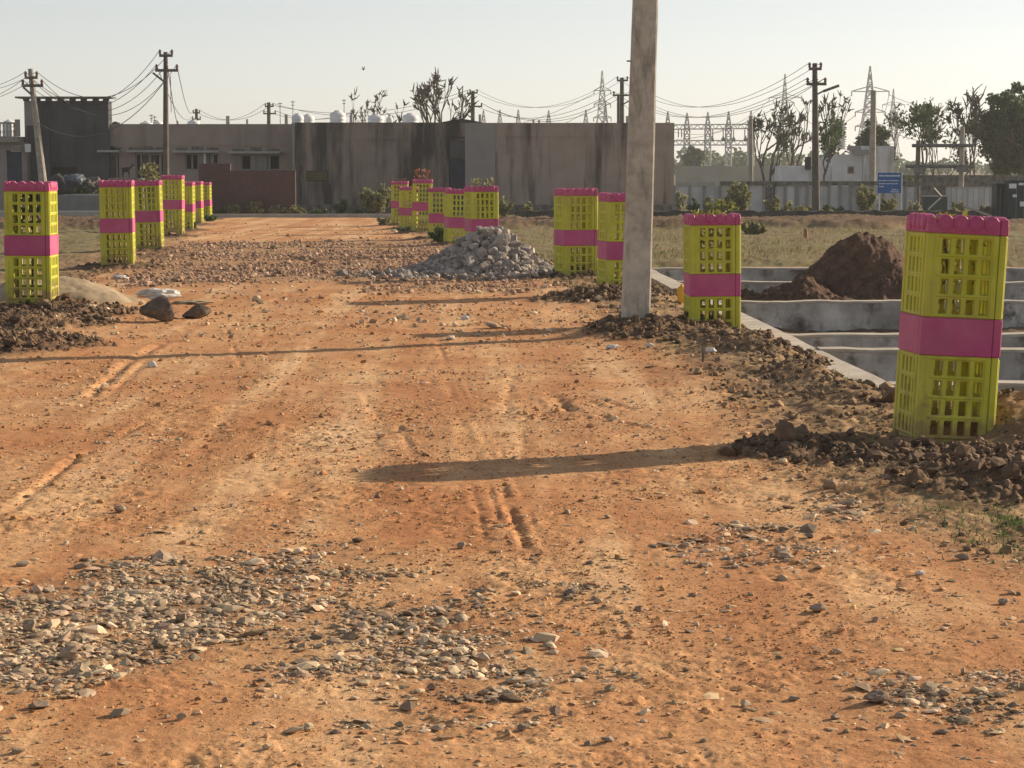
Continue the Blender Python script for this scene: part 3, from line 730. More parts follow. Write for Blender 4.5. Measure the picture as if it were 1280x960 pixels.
M_gan = surf('gantry_steel', [(.3, (.32, .33, .34)), (.7, (.42, .43, .44))], 2, .6, 0)
gd = 270
root = thing('substation_gantry', 'steel substation gantry with spires beyond the end of the long wall', 'gantry', at(890, 207, gd))
for px, pyt in ((835, 139), (859, 141), (885, 140), (911, 139), (939, 138)):
    t = at(px, pyt, gd); zb2 = at(px, 160, gd).z
    mb = MB(); lattice(mb, (t.x, gd, 0), -.3, zb2, .75, .7, 6, .10); lattice(mb, (t.x, gd, 0), zb2, t.z, .7, .06, 3, .09); mb.build('column', M_gan, root)
for py in (159, 178.5):
    a, c = at(822, py, gd), at(940, py - (1 if py < 170 else 0), gd); mb = MB()
    for dz in (-.28, .28):
        mb.bar(a + Vector((0, 0, dz)), c + Vector((0, 0, dz)), .11)
    n = 26
    for i in range(n):
        p, q = a + (c - a) * (i / n), a + (c - a) * ((i + 1) / n); s_ = .28 if i % 2 else -.28
        mb.bar(p + Vector((0, 0, s_)), q - Vector((0, 0, s_)), .07)
    mb.build('beam', M_gan, root)
for px in (848, 852, 891, 904, 917, 931): 
    a = at(px, 162, gd); MB().tube([a, a - Vector((0, 0, 1.0))], .07, 5).build('insulator_string', M_ins, root)
for px in (890, 904, 917, 932):
    a = at(px, 174, gd); MB().lathe(a - Vector((0, 0, .3)), [(.2, 0), (.26, .1), (.26, .4), (.12, .5), (.06, .75)], 8).build('breaker', M_steel, root)
SPN = 'thin lattice spire of the substation poking above the flat roof'
for px, pyt in ((604.5, 138), (625, 137), (648, 137), (686, 138), (732.5, 137), (757, 126)):
    t = at(px, pyt, gd); mb = MB(); lattice(mb, (t.x, gd, 0), -.3, at(px, 155, gd).z, .75, .6, 4, .09); lattice(mb, (t.x, gd, 0), at(px, 155, gd).z, t.z, .6, .06, 3, .09)
    single(mb, 'lattice_spire', M_gan, SPN, 'lattice spire', (t.x, gd, -.3), 'lattice spires above the roof')
# ================================================================== BUILDINGS AT THE END OF THE ROAD
def plaster(name, a, b_, stain, lo=.46, hi=.62, ss=(1.1, 1.1, .16)):
    return surf(name, [(.3, a), (.7, b_)], 1.4, .92, .25, .01, 30, stain=(stain, ss, lo, hi), spec=.1)
M_pl = plaster('mauve_plaster', (.255, .205, .178), (.31, .255, .225), (.18, .15, .135), .55, .75)
M_plst = plaster('stained_plaster', (.215, .172, .145), (.28, .228, .195), (.05, .047, .045), .45, .60)
M_plst2 = plaster('streaked_plaster', (.27, .215, .185), (.34, .28, .245), (.075, .064, .056), .50, .68, (1.5, 1.5, .14))
M_plain = surf('grey_render', [(.3, (.225, .215, .21)), (.7, (.26, .25, .245))], 1.2, .92, .15, .01, 30, spec=.1)
M_dkpl = plaster('dark_render', (.055, .061, .070), (.08, .086, .096), (.038, .042, .05), .45, .65, (.9, .9, .4))
M_void = surf('dark_interior', [(.3, (.03, .03, .032)), (.7, (.045, .045, .05))], 2, .95, 0)
M_slab = surf('concrete_slab', [(.3, (.27, .26, .25)), (.7, (.38, .37, .35))], 3, .9, .2, .01)
M_soot = surf('moss_blackened_concrete', [(.35, (.06, .055, .05)), (.7, (.22, .21, .19))], 5, .95, .3, .01)
M_blue = surf('dark_blue_metal', [(.3, (.020, .030, .060)), (.7, (.035, .050, .09))], 3, .5, .1, .004)
M_brn = surf('brown_shutter', [(.3, (.09, .065, .055)), (.7, (.13, .095, .08))], 3, .7, 0)
M_wht = surf('whitewash', [(.3, (.60, .62, .65)), (.7, (.74, .75, .77))], 2, .85, .15, .01, 20, stain=((.38, .38, .38), (1.2, 1.2, .25), .52, .72))
M_brick = None
def brickmat():
    m, nt, b = new_mat('old_brick'); tc = N(nt, 'ShaderNodeTexCoord').outputs['Object']
    sp = N(nt, 'ShaderNodeSeparateXYZ'); nt.links.new(tc, sp.inputs[0]); cb = N(nt, 'ShaderNodeCombineXYZ'); nt.links.new(math_n(nt, 'ADD', sp.outputs[0], sp.outputs[1]), cb.inputs[0]); nt.links.new(sp.outputs[2], cb.inputs[1])
    t = N(nt, 'ShaderNodeTexBrick'); nt.links.new(cb.outputs[0], t.inputs[0]); t.inputs['Scale'].default_value = 1; t.inputs['Brick Width'].default_value = .23; t.inputs['Row Height'].default_value = .08; t.inputs['Mortar Size'].default_value = .008
    t.inputs['Color1'].default_value = (.095, .043, .040, 1); t.inputs['Color2'].default_value = (.065, .033, .033, 1); t.inputs['Mortar'].default_value = (.085, .07, .066, 1)
    c = mixc(nt, 0.5, t.outputs[0], ramp(nt, noise(nt, tc, 2.5, 5), [(.3, (.3, .3, .3)), (.7, (.65, .65, .65))]), 'OVERLAY')
    nt.links.new(c, b.inputs[0]); b.inputs['Roughness'].default_value = .9; return m
M_brick = brickmat()

def XZ(px, py, d): p = at(px, py, d); return p.x, p.z
def cellwall(mb, x0, x1, z0, z1, holes, y0, y1):
    xs = sorted({x0, x1, *[h[0] for h in holes], *[h[1] for h in holes]}); zs_ = sorted({z0, z1, *[h[2] for h in holes], *[h[3] for h in holes]})
    def solid(i, j):
        cx, cz = (xs[i] + xs[i + 1]) / 2, (zs_[j] + zs_[j + 1]) / 2
        return not any(h[0] < cx < h[1] and h[2] < cz < h[3] for h in holes)
    return mb.cells(xs, zs_, solid, y0, y1)
def hole(p0, p1, t, b_, d): return (XZ(p0, t, d)[0], XZ(p1, t, d)[0], XZ(p0, b_, d)[1], XZ(p0, t, d)[1])
def shell(root, mat, x0, x1, d, depth, z0, z1, holes, parapet=.0, roofmat=None):
    w = MB(); cellwall(w, x0, x1, z0, z1, holes, d, d + .23)
    w.bounds(x0, x0 + .23, d + .232, d + depth, z0, z1 - .004); w.bounds(x1 - .23, x1, d + .232, d + depth, z0, z1 - .004)
    w.bounds(x0 + .232, x1 - .232, d + depth - .23, d + depth - .002, z0, z1 - .006)
    o = w.build('wall', mat, root)
    MB().bounds(x0 + .234, x1 - .234, d + .234, d + depth - .234, z1 - .55 - parapet, z1 - .42 - parapet).build('roof', roofmat or M_slab, root)
    MB().bounds(x0 + .24, x1 - .24, d + min(1.6, depth * .5), d + min(1.7, depth * .5 + .05), z0, z1 - .6 - parapet).build('inner_wall', M_void, root)
    return o
GZ = -.3
# long house with windows
d = 88.0; x0, zt = XZ(135.4, 157, d); x1, _ = XZ(366, 157, d); zt = XZ(133, 155, d)[1]
house = thing('long_house', 'long single storey mauve house with shaded windows under thin concrete canopies', 'house', ((x0 + x1) / 2, d, GZ))
H_ = [hole(136.5, 149.5, 192, 250, d), hole(169, 205, 192, 226, d), hole(231, 248, 192, 213, d), hole(259, 273, 192, 206, d), hole(301, 350, 193, 213, d)]
shell(house, M_pl, x0, x1, d, 8, GZ - .3, zt, H_)
def window(root, h, d, bars, shutters=(), name='window'):
    f = MB(); xa, xb, za, zb2 = h; t = .06
    f.bounds(xa + .003, xa + t, d + .06, d + .14, za + .003, zb2 - .003); f.bounds(xb - t, xb - .003, d + .06, d + .14, za + .003, zb2 - .003); f.bounds(xa + t, xb - t, d + .065, d + .135, zb2 - t, zb2 - .003); f.bounds(xa + t, xb - t, d + .065, d + .135, za + .003, za + t)
    for u, w in bars: c = xa + (xb - xa) * u; f.bounds(c - w / 2, c + w / 2, d + .04, d + .16, za + t, zb2 - t)
    o = f.build(name, M_plain, root)
    for u0, u1, m in shutters: MB().bounds(xa + (xb - xa) * u0, xa + (xb - xa) * u1, d + .10, d + .13, za + t + .003, zb2 - t - .003).build('shutter', m, o)
    return o
window(house, H_[0], d, [(.7, .06)], [(.08, .66, M_brn)], 'doorway')
window(house, H_[1], d, [(.20, .07), (.50, .12), (.86, .10)], [(.26, .44, M_brn), (.58, .72, M_brn)])
window(house, H_[2], d, [(.52, .07)]); window(house, H_[3], d, [(.4, .16)])
window(house, H_[4], d, [(.30, .20), (.5, .22), (.62, .16), (.72, .1)], [(.36, .45, M_plain)])
for a, b_, py in ((124.5, 150.5, 189), (161, 205.5, 189), (218, 275, 189.5), (287, 352.5, 190.5)):
    p, q = at(a, py, d), at(b_, py, d)
    can = MB().bounds(p.x, q.x, d - .55, d - .002, p.z - .045, p.z + .045).build('window_canopy', M_slab, house)
    s_ = MB(); n = 3
    for k in range(n):
        u = (k + .55) / n; xx = p.x + (q.x - p.x) * u; s_.bounds(xx - .28, xx + .22, d - .012, d - .003, p.z + .047, p.z + .16 + .05 * (k % 2))
    s_.build('soot_mark', M_soot, can)
p = at(255, 190, d - .3); MB().tube([(p.x, d - .08, p.z - .55), (p.x, d - .08, p.z - .05)], .055, 8).build('drain_pipe', M_wht, house)
MB().bounds(x0 + .3, x1 - .1, d - .035, d - .003, zt - .9, zt - .84).build('wall_band', M_pl, house)
# stained long wall
d2 = 86.6; xa, za = XZ(365, 153, d2); xb, _ = XZ(586, 152, d2)
sw = thing('stained_building', 'flat roofed building with black stained wall, blue metal door and rooftop tanks', 'building', ((xa + xb) / 2, d2, GZ))
hd = hole(561, 583.5, 171, 268, d2)
shell(sw, M_plst, xa, xb, d2, 9, GZ - .3, za, [hd])
dl = MB().bounds(hd[0] + .03, hd[1] - .03, d2 + .10, d2 + .14, GZ - .28, hd[3] - .92).build('door', M_blue, sw)
MB().bounds(hd[0] + .03, hd[1] - .03, d2 + .11, d2 + .13, hd[3] - .88, hd[3] - .03).build('door_fanlight', surf('dusty_grey_glass', [(.3, (.06, .065, .075)), (.7, (.09, .095, .11))], 2, .3, 0), sw)
for u in (.33, .66): MB().bounds(hd[0] + (hd[1] - hd[0]) * u - .02, hd[0] + (hd[1] - hd[0]) * u + .02, d2 + .085, d2 + .099, GZ - .2, hd[3] - .95).build('door_rib', M_blue, dl)
MB().box(((xa + .06), d2 - .06, (GZ + za) / 2), (.10, .10, za - GZ)).build('drain_pipe', M_plain, sw)
MB().bounds(xa + .13, xb, d2 - .03, d2 - .003, za - .72, za - .68).build('wall_band', M_plst, sw)
MB().bounds(xa + .2, hd[0] - .3, d2 - .45, d2 - .004, GZ - .1, GZ + .33).build('plinth', M_soot, sw)
p, q = at(552, 150.5, d2), at(602, 150.5, d2)
MB().add([(p.x, d2 - .1, za + .01), (q.x, d2 - .1, za + .01), ((p.x + q.x) / 2, d2 - .1, za + .16), (p.x, d2 + 3, za + .01), (q.x, d2 + 3, za + .01), ((p.x + q.x) / 2, d2 + 3, za + .16)], [(0, 1, 2), (5, 4, 3), (0, 2, 5, 3), (1, 4, 5, 2), (0, 3, 4, 1)]).build('roof_cover', M_void, sw)
# paler block at the end
d3 = 85.0; xa3, za3 = XZ(586.5, 153.5, d3); xb3, _ = XZ(843, 156, d3)
eb = thing('end_block', 'flat roofed block with brown streaked wall ending the building beside the concrete pole', 'building', ((xa3 + xb3) / 2, d3, GZ))
shell(eb, M_plst2, xa3, xb3, d3, 9, GZ - .3, za3, [])
p, q = at(581, 160, d3 - .06), at(619, 160, d3 - .06); MB().bounds(xa3 - .17, q.x, d3 - .06, d3 - .003, GZ - .2, za3 - .003).build('rendered_panel', M_plain, eb)
MB().bounds(q.x + .01, xb3, d3 - .025, d3 - .003, za3 - .58, za3 - .55).build('wall_band', M_plst2, eb)
MB().bounds(q.x + .01, xb3 - .1, d3 - .30, d3 - .004, GZ - .2, GZ + .35).build('plinth', M_soot, eb)
# brick yard wall
d4 = 80.0
bw = thing('brick_wall', 'dark red brick yard wall in two heights before the windows', 'wall', (at(308, 250, d4).x, d4, GZ))
p, q, r_ = at(248, 204.5, d4), at(288, 213, d4), at(369, 213, d4)
MB().bounds(p.x, q.x - .002, d4, d4 + .23, GZ - .2, p.z).build('tall_section', M_brick, bw); MB().bounds(q.x, r_.x, d4, d4 + .23, GZ - .2, q.z).build('low_section', M_brick, bw)
# dark tall house
d5 = 87.7; x0, z5 = XZ(30, 126, d5); x1, _ = XZ(135, 126, d5)
dh = thing('dark_house', 'tall windowless dark grey house with thin flat roof behind the leaning pole', 'house', ((x0 + x1) / 2, d5, GZ))
w = MB(); hs_ = hole(62, 96, 209, 225, d5)
shell(dh, M_dkpl, x0, x1, d5, 0.8, GZ - .3, z5, [hs_])
MB().bounds(x0 + .002, XZ(43, 150, d5)[0], d5 - .015, d5 - .003, GZ, z5 - .01).build('pale_strip', M_plain, dh)
rs = MB().bounds(XZ(21, 123, d5)[0], XZ(141, 123, d5)[0], d5 - .35, d5 + .8, z5 + .10, z5 + .17).build('roof_slab', M_soot, dh)
for px in (32, 46, 60, 75, 90, 104, 119, 132): p = at(px, 125, d5); MB().bounds(p.x - .12, p.x + .12, d5 + .02, d5 + .2, z5 + .001, z5 + .098).build('roof_block', M_soot, rs)
# balcony house at the frame edge
d6 = 86.9; x0, z6 = XZ(-70, 178, d6); x1, _ = XZ(33, 178, d6)
bh = thing('balcony_house', 'low house with baluster railing on its roof, cut by the frame edge', 'house', ((x0 + x1) / 2, d6, GZ))
hA = hole(8, 27, 188, 245, d6); shell(bh, surf('dusty_pink_plaster', [(.3, (.22, .185, .185)), (.7, (.28, .24, .235))], 2, .9, .2, .01, stain=((.15, .13, .13), (1, 1, .3), .5, .7)), x0, x1, d6, 1.0, GZ - .3, z6, [hA])
MB().bounds(hA[0] + .02, hA[1] - .02, d6 + .1, d6 + .14, GZ, hA[3] - .02).build('door', M_blue, bh)
p, q = at(-70, 171.5, d6), at(25, 171.5, d6); MB().bounds(p.x, q.x, d6 - .5, d6 + .9, z6 + .003, z6 + .24).build('balcony_slab', M_plain, bh)
zt6 = at(10, 153, d6).z; rl = MB().bounds(p.x, q.x, d6 - .46, d6 - .36, zt6 - .07, zt6).build('balcony_rail', M_plain, bh)
for px in np.arange(-66, 22, 4.4):
    c = at(px, 160, d6 - .41); MB().lathe((c.x, d6 - .41, z6 + .242), [(.05, 0), (.03, .06), (.055, .18), (.03, .3), (.04, zt6 - .075 - z6 - .242)], 8).build('baluster', M_slab, rl)
c = at(22, 160, d6 - .41); MB().box((c.x, d6 - .41, (z6 + .242 + zt6) / 2 + .06), (.18, .16, zt6 - z6 - .25 + .12)).build('end_post', M_plain, rl)
for k, py in enumerate((183, 186, 189)): a, b_ = at(15, py, d6), at(27.5, py, d6); MB().bounds(a.x, b_.x, d6 - .10 - .04 * k, d6 - .004, a.z - .03, a.z + .03).build('step_ledge', M_slab, bh)
p, q = at(33.5, 152, 87.4), at(48, 165, 87.4)
single(MB().bounds(p.x, at(61, 160, 87.4).x, 87.4, 87.68, GZ - .2, at(40, 157, 87.4).z), 'side_wall', M_dkpl, 'grey side wall joining the balcony house to the dark house behind the leaning pole', 'wall', (p.x, 87.4, GZ))
p = at(31, 185, 86.6); single(MB().bounds(p.x, at(37, 185, 86.6).x, 86.6, 86.85, at(31, 190, 86.6).z, at(31, 180, 86.6).z), 'meter_box', M_wht, 'small pale meter box on the wall beside the dark blue door', 'box', (p.x, 86.7, at(31, 190, 86.6).z))

# ------------------------------------------------------------------ roof things
M_tank = surf('white_plastic_tank', [(.3, (.58, .60, .62)), (.7, (.68, .70, .71))], 3, .5, .1, .004, stain=((.42, .43, .44), (2, 2, .5), .55, .75))
def tank(px, pyt, w_px, d, label, mat=M_tank):
    t = at(px, pyt, d); r = w_px / 2 / (2600 / d); zb2 = 2.75
    root = thing('water_tank', label, 'water tank', (t.x, d, zb2), 0, 'water tanks on the roofs'); h = t.z - zb2
    prof = [(r * .97, 0), (r, .04)]
    z = .1
    while z < h * .80: prof += [(r, z), (r * .95, z + .03), (r * .95, z + .06), (r, z + .09)]; z += .17
    prof += [(r, max(h * .84, z)), (r * .93, h * .90), (r * .72, h * .94), (r * .46, h * .955)]
    MB().lathe((t.x, d, zb2), prof, 20).build('tank_body', mat, root, True)
    MB().lathe((t.x, d, zb2), [(r * .44, h * .957), (r * .44, h * .985), (r * .36, h)], 16).build('tank_lid', mat, root)
tank(372, 141.5, 15, 92, 'white water tank in a close pair at the start of the stained roof'); tank(385, 142.5, 16, 93, 'white water tank touching its twin on the stained roof, lower lid')
tank(422, 138, 20, 92, 'tallest white ribbed water tank on the stained roof'); tank(470, 142.5, 21, 92, 'white water tank on the roof just past the bare twin trees'); tank(487, 145, 9, 95, 'smallest white tank between two larger tanks on the roof'); tank(513, 141.5, 21, 92, 'white water tank with dark lid under the big bare tree')
tank(183, 151.5, 16, 94, 'low pale tank on the long house roof near the upright dark pole'); tank(197, 150.5, 13, 95, 'pale tank close beside the upright dark pole on the long house roof'); tank(242, 149.5, 16, 94, 'pale tank on the long house roof past the upright dark pole')
tank(144, 152, 12, 93, 'dark lumpy tank at the long house roof corner', M_dkpl); tank(11, 149.5, 13, 90, 'pale rounded tank behind the baluster railing')
PIPE = 'short pipe stub standing on the roof edge'
for px, pyt, r in ((222, 151, .05), (285, 145, .09), (309, 149, .05), (358, 143, .08), (439, 143, .07), (667, 149, .05), (674, 150, .05), (600, 143, .06), (784, 145, .06)):
    t = at(px, pyt, 90); single(MB().tube([(t.x, 90, 2.75), t], r, 8), 'roof_pipe', M_slab, PIPE, 'pipe', (t.x, 90, 2.75), 'pipe stubs along the roofs')
for px, pyt in ((350, 128), (366, 126), (430, 124), (193, 145), (189, 143)):
    t = at(px, pyt, 96); mb = MB().tube([(t.x, 96, 2.7), t], .016, 5).bar((t.x - .1, 96, t.z - .05), (t.x + .1, 96, t.z - .05), .02).bar((t.x - .07, 96, t.z - .2), (t.x + .07, 96, t.z - .2), .02)
    single(mb, 'aerial', M_wire, 'thin television aerial standing on the far roof', 'aerial', (t.x, 96, 2.7), 'television aerials on the roofs')

# ------------------------------------------------------------------ signs
M_sgn = surf('sign_blue', [(.3, (.018, .10, .30)), (.7, (.025, .13, .36))], 3, .5, 0); M_sgw = surf('sign_white', [(.3, (.62, .66, .70)), (.7, (.7, .73, .76))], 3, .6, 0)
ds = 70.0; p, q = at(1097.5, 216, ds), at(1126, 241.5, ds)
bs = thing('blue_sign', 'blue board on thin legs with rows of white writing before the precast wall', 'sign', ((p.x + q.x) / 2, ds, GZ))
MB().bounds(p.x, q.x, ds, ds + .04, q.z, p.z).build('board', M_sgn, bs)
rg = random.Random(5); t = MB(); Wd, Hd = q.x - p.x, p.z - q.z
for v, u0, u1, h in ((.86, .06, .95, .085), (.62, .05, .93, .05), (.47, .05, .86, .05), (.33, .05, .30, .06), (.17, .60, .90, .05), (.07, .55, .92, .05)):
    u = u0
    while u < u1 - .02:
        wd = rg.uniform(.03, .09); e = min(u + wd, u1); t.bounds(p.x + u * Wd, p.x + e * Wd, ds - .006, ds - .001, q.z + (v - h / 2) * Hd, q.z + (v + h / 2 * rg.uniform(.5, 1)) * Hd); u = e + rg.uniform(.012, .03)
t.build('lettering', M_sgw, bs)
for px in (1099.5, 1127): c = at(px, 230, ds + .06); MB().tube([(c.x, ds + .08, GZ - .1), (c.x, ds + .08, p.z)], .03, 6).build('leg', M_galv, bs)
M_ocr = surf('faded_ochre', [(.3, (.16, .12, .03)), (.7, (.21, .16, .04))], 4, .8, 0); M_blk = surf('black_paint', [(.3, (.03, .03, .025)), (.7, (.045, .045, .04))], 4, .7, 0)
p, q = at(383, 213.5, d2 - .05), at(410, 226.5, d2 - .05)
ws = thing('wall_notice', 'small faded yellow notice painted with dark lines on the stained wall', 'sign', ((p.x + q.x) / 2, d2 - .03, q.z))
MB().bounds(p.x, q.x, d2 - .03, d2 - .008, q.z, p.z).build('board', M_blk, ws); t = MB(); Wd, Hd = q.x - p.x, p.z - q.z
for v in (.82, .62, .42, .2):
    u = .06
    while u < .92:
        e = min(u + rg.uniform(.05, .14), .94); t.bounds(p.x + u * Wd, p.x + e * Wd, d2 - .036, d2 - .031, q.z + (v - .055) * Hd, q.z + (v + .055) * Hd); u = e + rg.uniform(.015, .03)
t.build('lettering', M_ocr, ws)

# ------------------------------------------------------------------ walls across the open side
M_stone = surf('dark_masonry', [(.3, (.040, .038, .036)), (.55, (.085, .08, .072)), (.8, (.15, .14, .125))], 3.2, .95, .8, .03, 9)
dl_ = 69.0; p, q = at(644, 263.5, dl_), at(1400, 263.5, dl_)
xs = np.linspace(p.x, q.x, 90); mb = MB(); vs = []
for i, x in enumerate(xs):
    n = .02 * math.sin(i * 1.7) + .02 * random.uniform(-1, 1); vs += [(x, dl_, -.6), (x, dl_ - n, p.z + n), (x, dl_ + .35, p.z + n * .6), (x, dl_ + .35, -.6)]
mb.add(vs, [(i * 4 + j, i * 4 + (j + 1) % 4, (i + 1) * 4 + (j + 1) % 4, (i + 1) * 4 + j) for i in range(89) for j in range(4)] + [(3, 2, 1, 0), (356, 357, 358, 359)])
single(mb, 'low_stone_wall', M_stone, 'long low dark stone wall across the open field behind the soil bank', 'wall', (p.x, dl_, -.3))
p, q = at(-60, 245, 72), at(247, 245, 72); zt_ = at(60, 264, 72).z
single(MB().bounds(p.x, q.x, 72, 72.4, -.7, zt_), 'low_concrete_wall', M_slab, 'low pale concrete wall behind the overlapping guards before the houses', 'wall', (q.x, 72, -.3))
single(MB().bounds(at(72, 250, 75.5).x, at(131, 250, 75.5).x, 75.5, 78.5, -.4, at(100, 244, 75.5).z), 'raised_platform', surf('bluish_cement', [(.3, (.13, .145, .16)), (.7, (.19, .205, .22))], 3, .85, .2, .01), 'bluish cement platform below the dark house', 'platform', (at(100, 250, 75.5).x, 75.5, -.3))
p, q = at(150, 270, 78.4), at(492, 270, 78.4)
tag(MB().bounds(p.x, q.x, 78.4, 78.7, -.5, -.17).build('kerb', M_slab), kind='structure')
M_pre = surf('precast_concrete', [(.3, (.36, .37, .38)), (.7, (.50, .51, .52))], 1.5, .9, .2, .01, 20, stain=((.20, .20, .20), (1.6, 1.6, .25), .5, .7), rnd=.10)
dw = 82.0; zt_ = at(1000, 232, dw).z; zc_ = at(1000, 226.5, dw).z
pw = thing('precast_wall', 'grey precast concrete panel wall with dark coping across the field', 'wall', (at(1000, 250, dw).x, dw, GZ))
edges = [843, 862, 880, 900, 925, 955, 966.5] + list(np.arange(968, 1150, 13.6))
for a, b_ in zip(edges[:-1], edges[1:]):
    if 954 <= a < 966: continue
    p, q = at(a + .4, 240, dw), at(b_ - .4, 240, dw); MB().bounds(p.x, q.x, dw, dw + .06, GZ - .2, zt_ - random.uniform(0, .06)).build('wall_panel', M_pre, pw)
for a in edges: c = at(a, 240, dw); MB().bounds(c.x - .05, c.x + .05, dw - .05, dw + .11, GZ - .2, zt_ - .002).build('post', M_plain, pw)
p, q = at(955.5, 240, dw + .1), at(966, 240, dw + .1); MB().bounds(p.x, q.x, dw + .02, dw + .05, GZ, zt_ - .05).build('door', M_soot, pw)
p, q = at(900, 228, dw), at(1150, 228, dw); MB().bounds(p.x, q.x, dw - .1, dw + .16, zt_ + .002, zc_).build('coping', M_soot, pw)
p, q = at(845, 228, dw), at(903, 228, dw); MB().bounds(p.x, q.x - .3, dw - .06, dw + .2, zt_ + .002, zc_ - .02).build('broken_coping', M_slab, pw)
p, q = at(1183, 240, dw), at(1245, 240, dw)
rw_ = thing('ribbed_wall', 'short ribbed grey panel wall between the green gate and the dark cabinets', 'wall', ((p.x + q.x) / 2, dw, GZ))
for k in range(9):
    x = p.x + (q.x - p.x) * k / 9; MB().bounds(x, x + (q.x - p.x) / 9 * .86, dw, dw + .07, GZ - .2, at(1200, 235, dw).z).build('wall_panel', M_pre, rw_)
MB().bounds(p.x - .02, q.x + .02, dw - .03, dw + .1, at(1200, 235, dw).z + .002, at(1200, 233.5, dw).z).build('coping', M_slab, rw_)
# gate
M_grn = surf('dark_green_metal', [(.3, (.022, .045, .042)), (.7, (.035, .065, .06))], 3, .5, .1, .004)
dg = 80.5; p, q = at(1154, 244, dg), at(1184, 262, dg)
gt = thing('metal_gate', 'dark green metal gate with diagonal brace and pale top rail in the precast wall', 'gate', ((p.x + q.x) / 2, dg, GZ))
MB().bounds(p.x, q.x, dg, dg + .04, GZ, p.z - .06).build('gate_leaf', M_grn, gt); MB().bounds(p.x - .05, q.x + .05, dg - .02, dg + .06, p.z - .058, p.z).build('top_rail', M_slab, gt)
a, b_ = at(1160, 262, dg - .05), at(1176, 247, dg - .05); MB().bar(a, b_, .05).build('brace', M_galv, gt); a, b_ = at(1167, 235, dg - .08), at(1177, 246, dg - .08); MB().bar(a, b_, .06).build('tilted_bar', M_steel, gt)
for a, b_ in ((1128, 1133), (1150, 1154)): pass
# field wall far behind
p, q = at(845, 206, 150), at(985, 206, 150)
single(MB().bounds(p.x, q.x, 150, 150.25, -.5, at(900, 207.5, 150).z), 'field_wall', surf('pale_dusty_wall', [(.3, (.33, .31, .26)), (.7, (.42, .39, .33))], .8, .9, 0), 'pale dusty field wall under the substation gantry', 'wall', (p.x, 150, -.3))
p, q = at(1120, 221, 96), at(1300, 221, 96)
single(MB().bounds(p.x, q.x, 96, 96.3, -.5, at(1200, 219, 96).z), 'far_bank_wall', M_soot, 'dark low wall behind the transformer frame and the big tree', 'wall', (p.x, 96, -.3))
# white hut
dhh = 112.0
wh = thing('white_hut', 'whitewashed stepped hut with a small square window behind the precast wall', 'house', (at(1050, 240, dhh).x, dhh, GZ))
def blk(a, b_, py, dy, nm, m=M_wht, extra=0):
    p, q = at(a, py, dhh), at(b_, py, dhh); return MB().bounds(p.x, q.x, dhh + dy, dhh + 5 + dy, GZ - .2, p.z + extra).build(nm, m, wh)
blk(979, 1041.5, 207.5, .6, 'low_wing'); blk(1042, 1079.5, 193, .3, 'middle_block'); blk(1080, 1118, 182.5, 0, 'tall_block')
p, q = at(1064, 187, dhh), at(1085, 193, dhh); MB().bounds(p.x, q.x, dhh - .25, dhh + .29, q.z + .03, p.z).build('roof_ledge', M_slab, wh)
p, q = at(1068, 188, dhh), at(1080, 182, dhh); MB().bounds(p.x, q.x - .02, dhh + 1, dhh + 2.5, p.z + .01, q.z).build('roof_box', M_slab, wh)
p, q = at(1060.5, 208, dhh), at(1068.5, 217, dhh); w_ = MB().bounds(p.x, q.x, dhh + .26, dhh + .297, q.z, p.z).build('window', M_slab, wh); MB().bounds(p.x + .05, q.x - .05, dhh + .245, dhh + .262, q.z + .05, p.z - .05).build('pane', M_brn, w_)
p, q = at(1008, 196, dhh), at(1015, 212, dhh); MB().bounds(p.x, q.x, dhh + .4, dhh + .59, q.z, p.z).build('dark_opening', M_void, wh)
a, b_ = at(1075, 205, dhh), at(1079, 222, dhh)
tank(1050, 149, 20, 150, 'pale raised tank dome showing through the bare trees over the white hut')
# transformer frame
dt = 92.0
tf = thing('transformer_frame', 'two-post transformer frame with long crossbeams before the bare trees', 'power frame', (at(1175, 240, dt).x, dt, GZ))
for px, pyt in ((1148, 176), (1203, 158)):
    t = at(px, pyt, dt); MB().tube([(t.x, dt, GZ - .3), t], [.13, .10], 8).build('post', M_pold if px < 1170 else M_conc2, tf)
for py, a, b_ in ((182, 1140, 1217), (208, 1132, 1218), (221, 1150, 1195)): MB().bar(at(a, py, dt - .2), at(b_, py, dt - .2), .11).build('crossbeam', M_steel, tf)
a, b_ = at(1141, 209, dt - .35), at(1156, 217, dt - .35); MB().box((a + b_) / 2, (.42, .3, .3)).build('switch_box', M_steel, tf); MB().box(at(1203, 211, dt - .4), (.5, .3, .3)).build('switch_box', M_steel, tf)
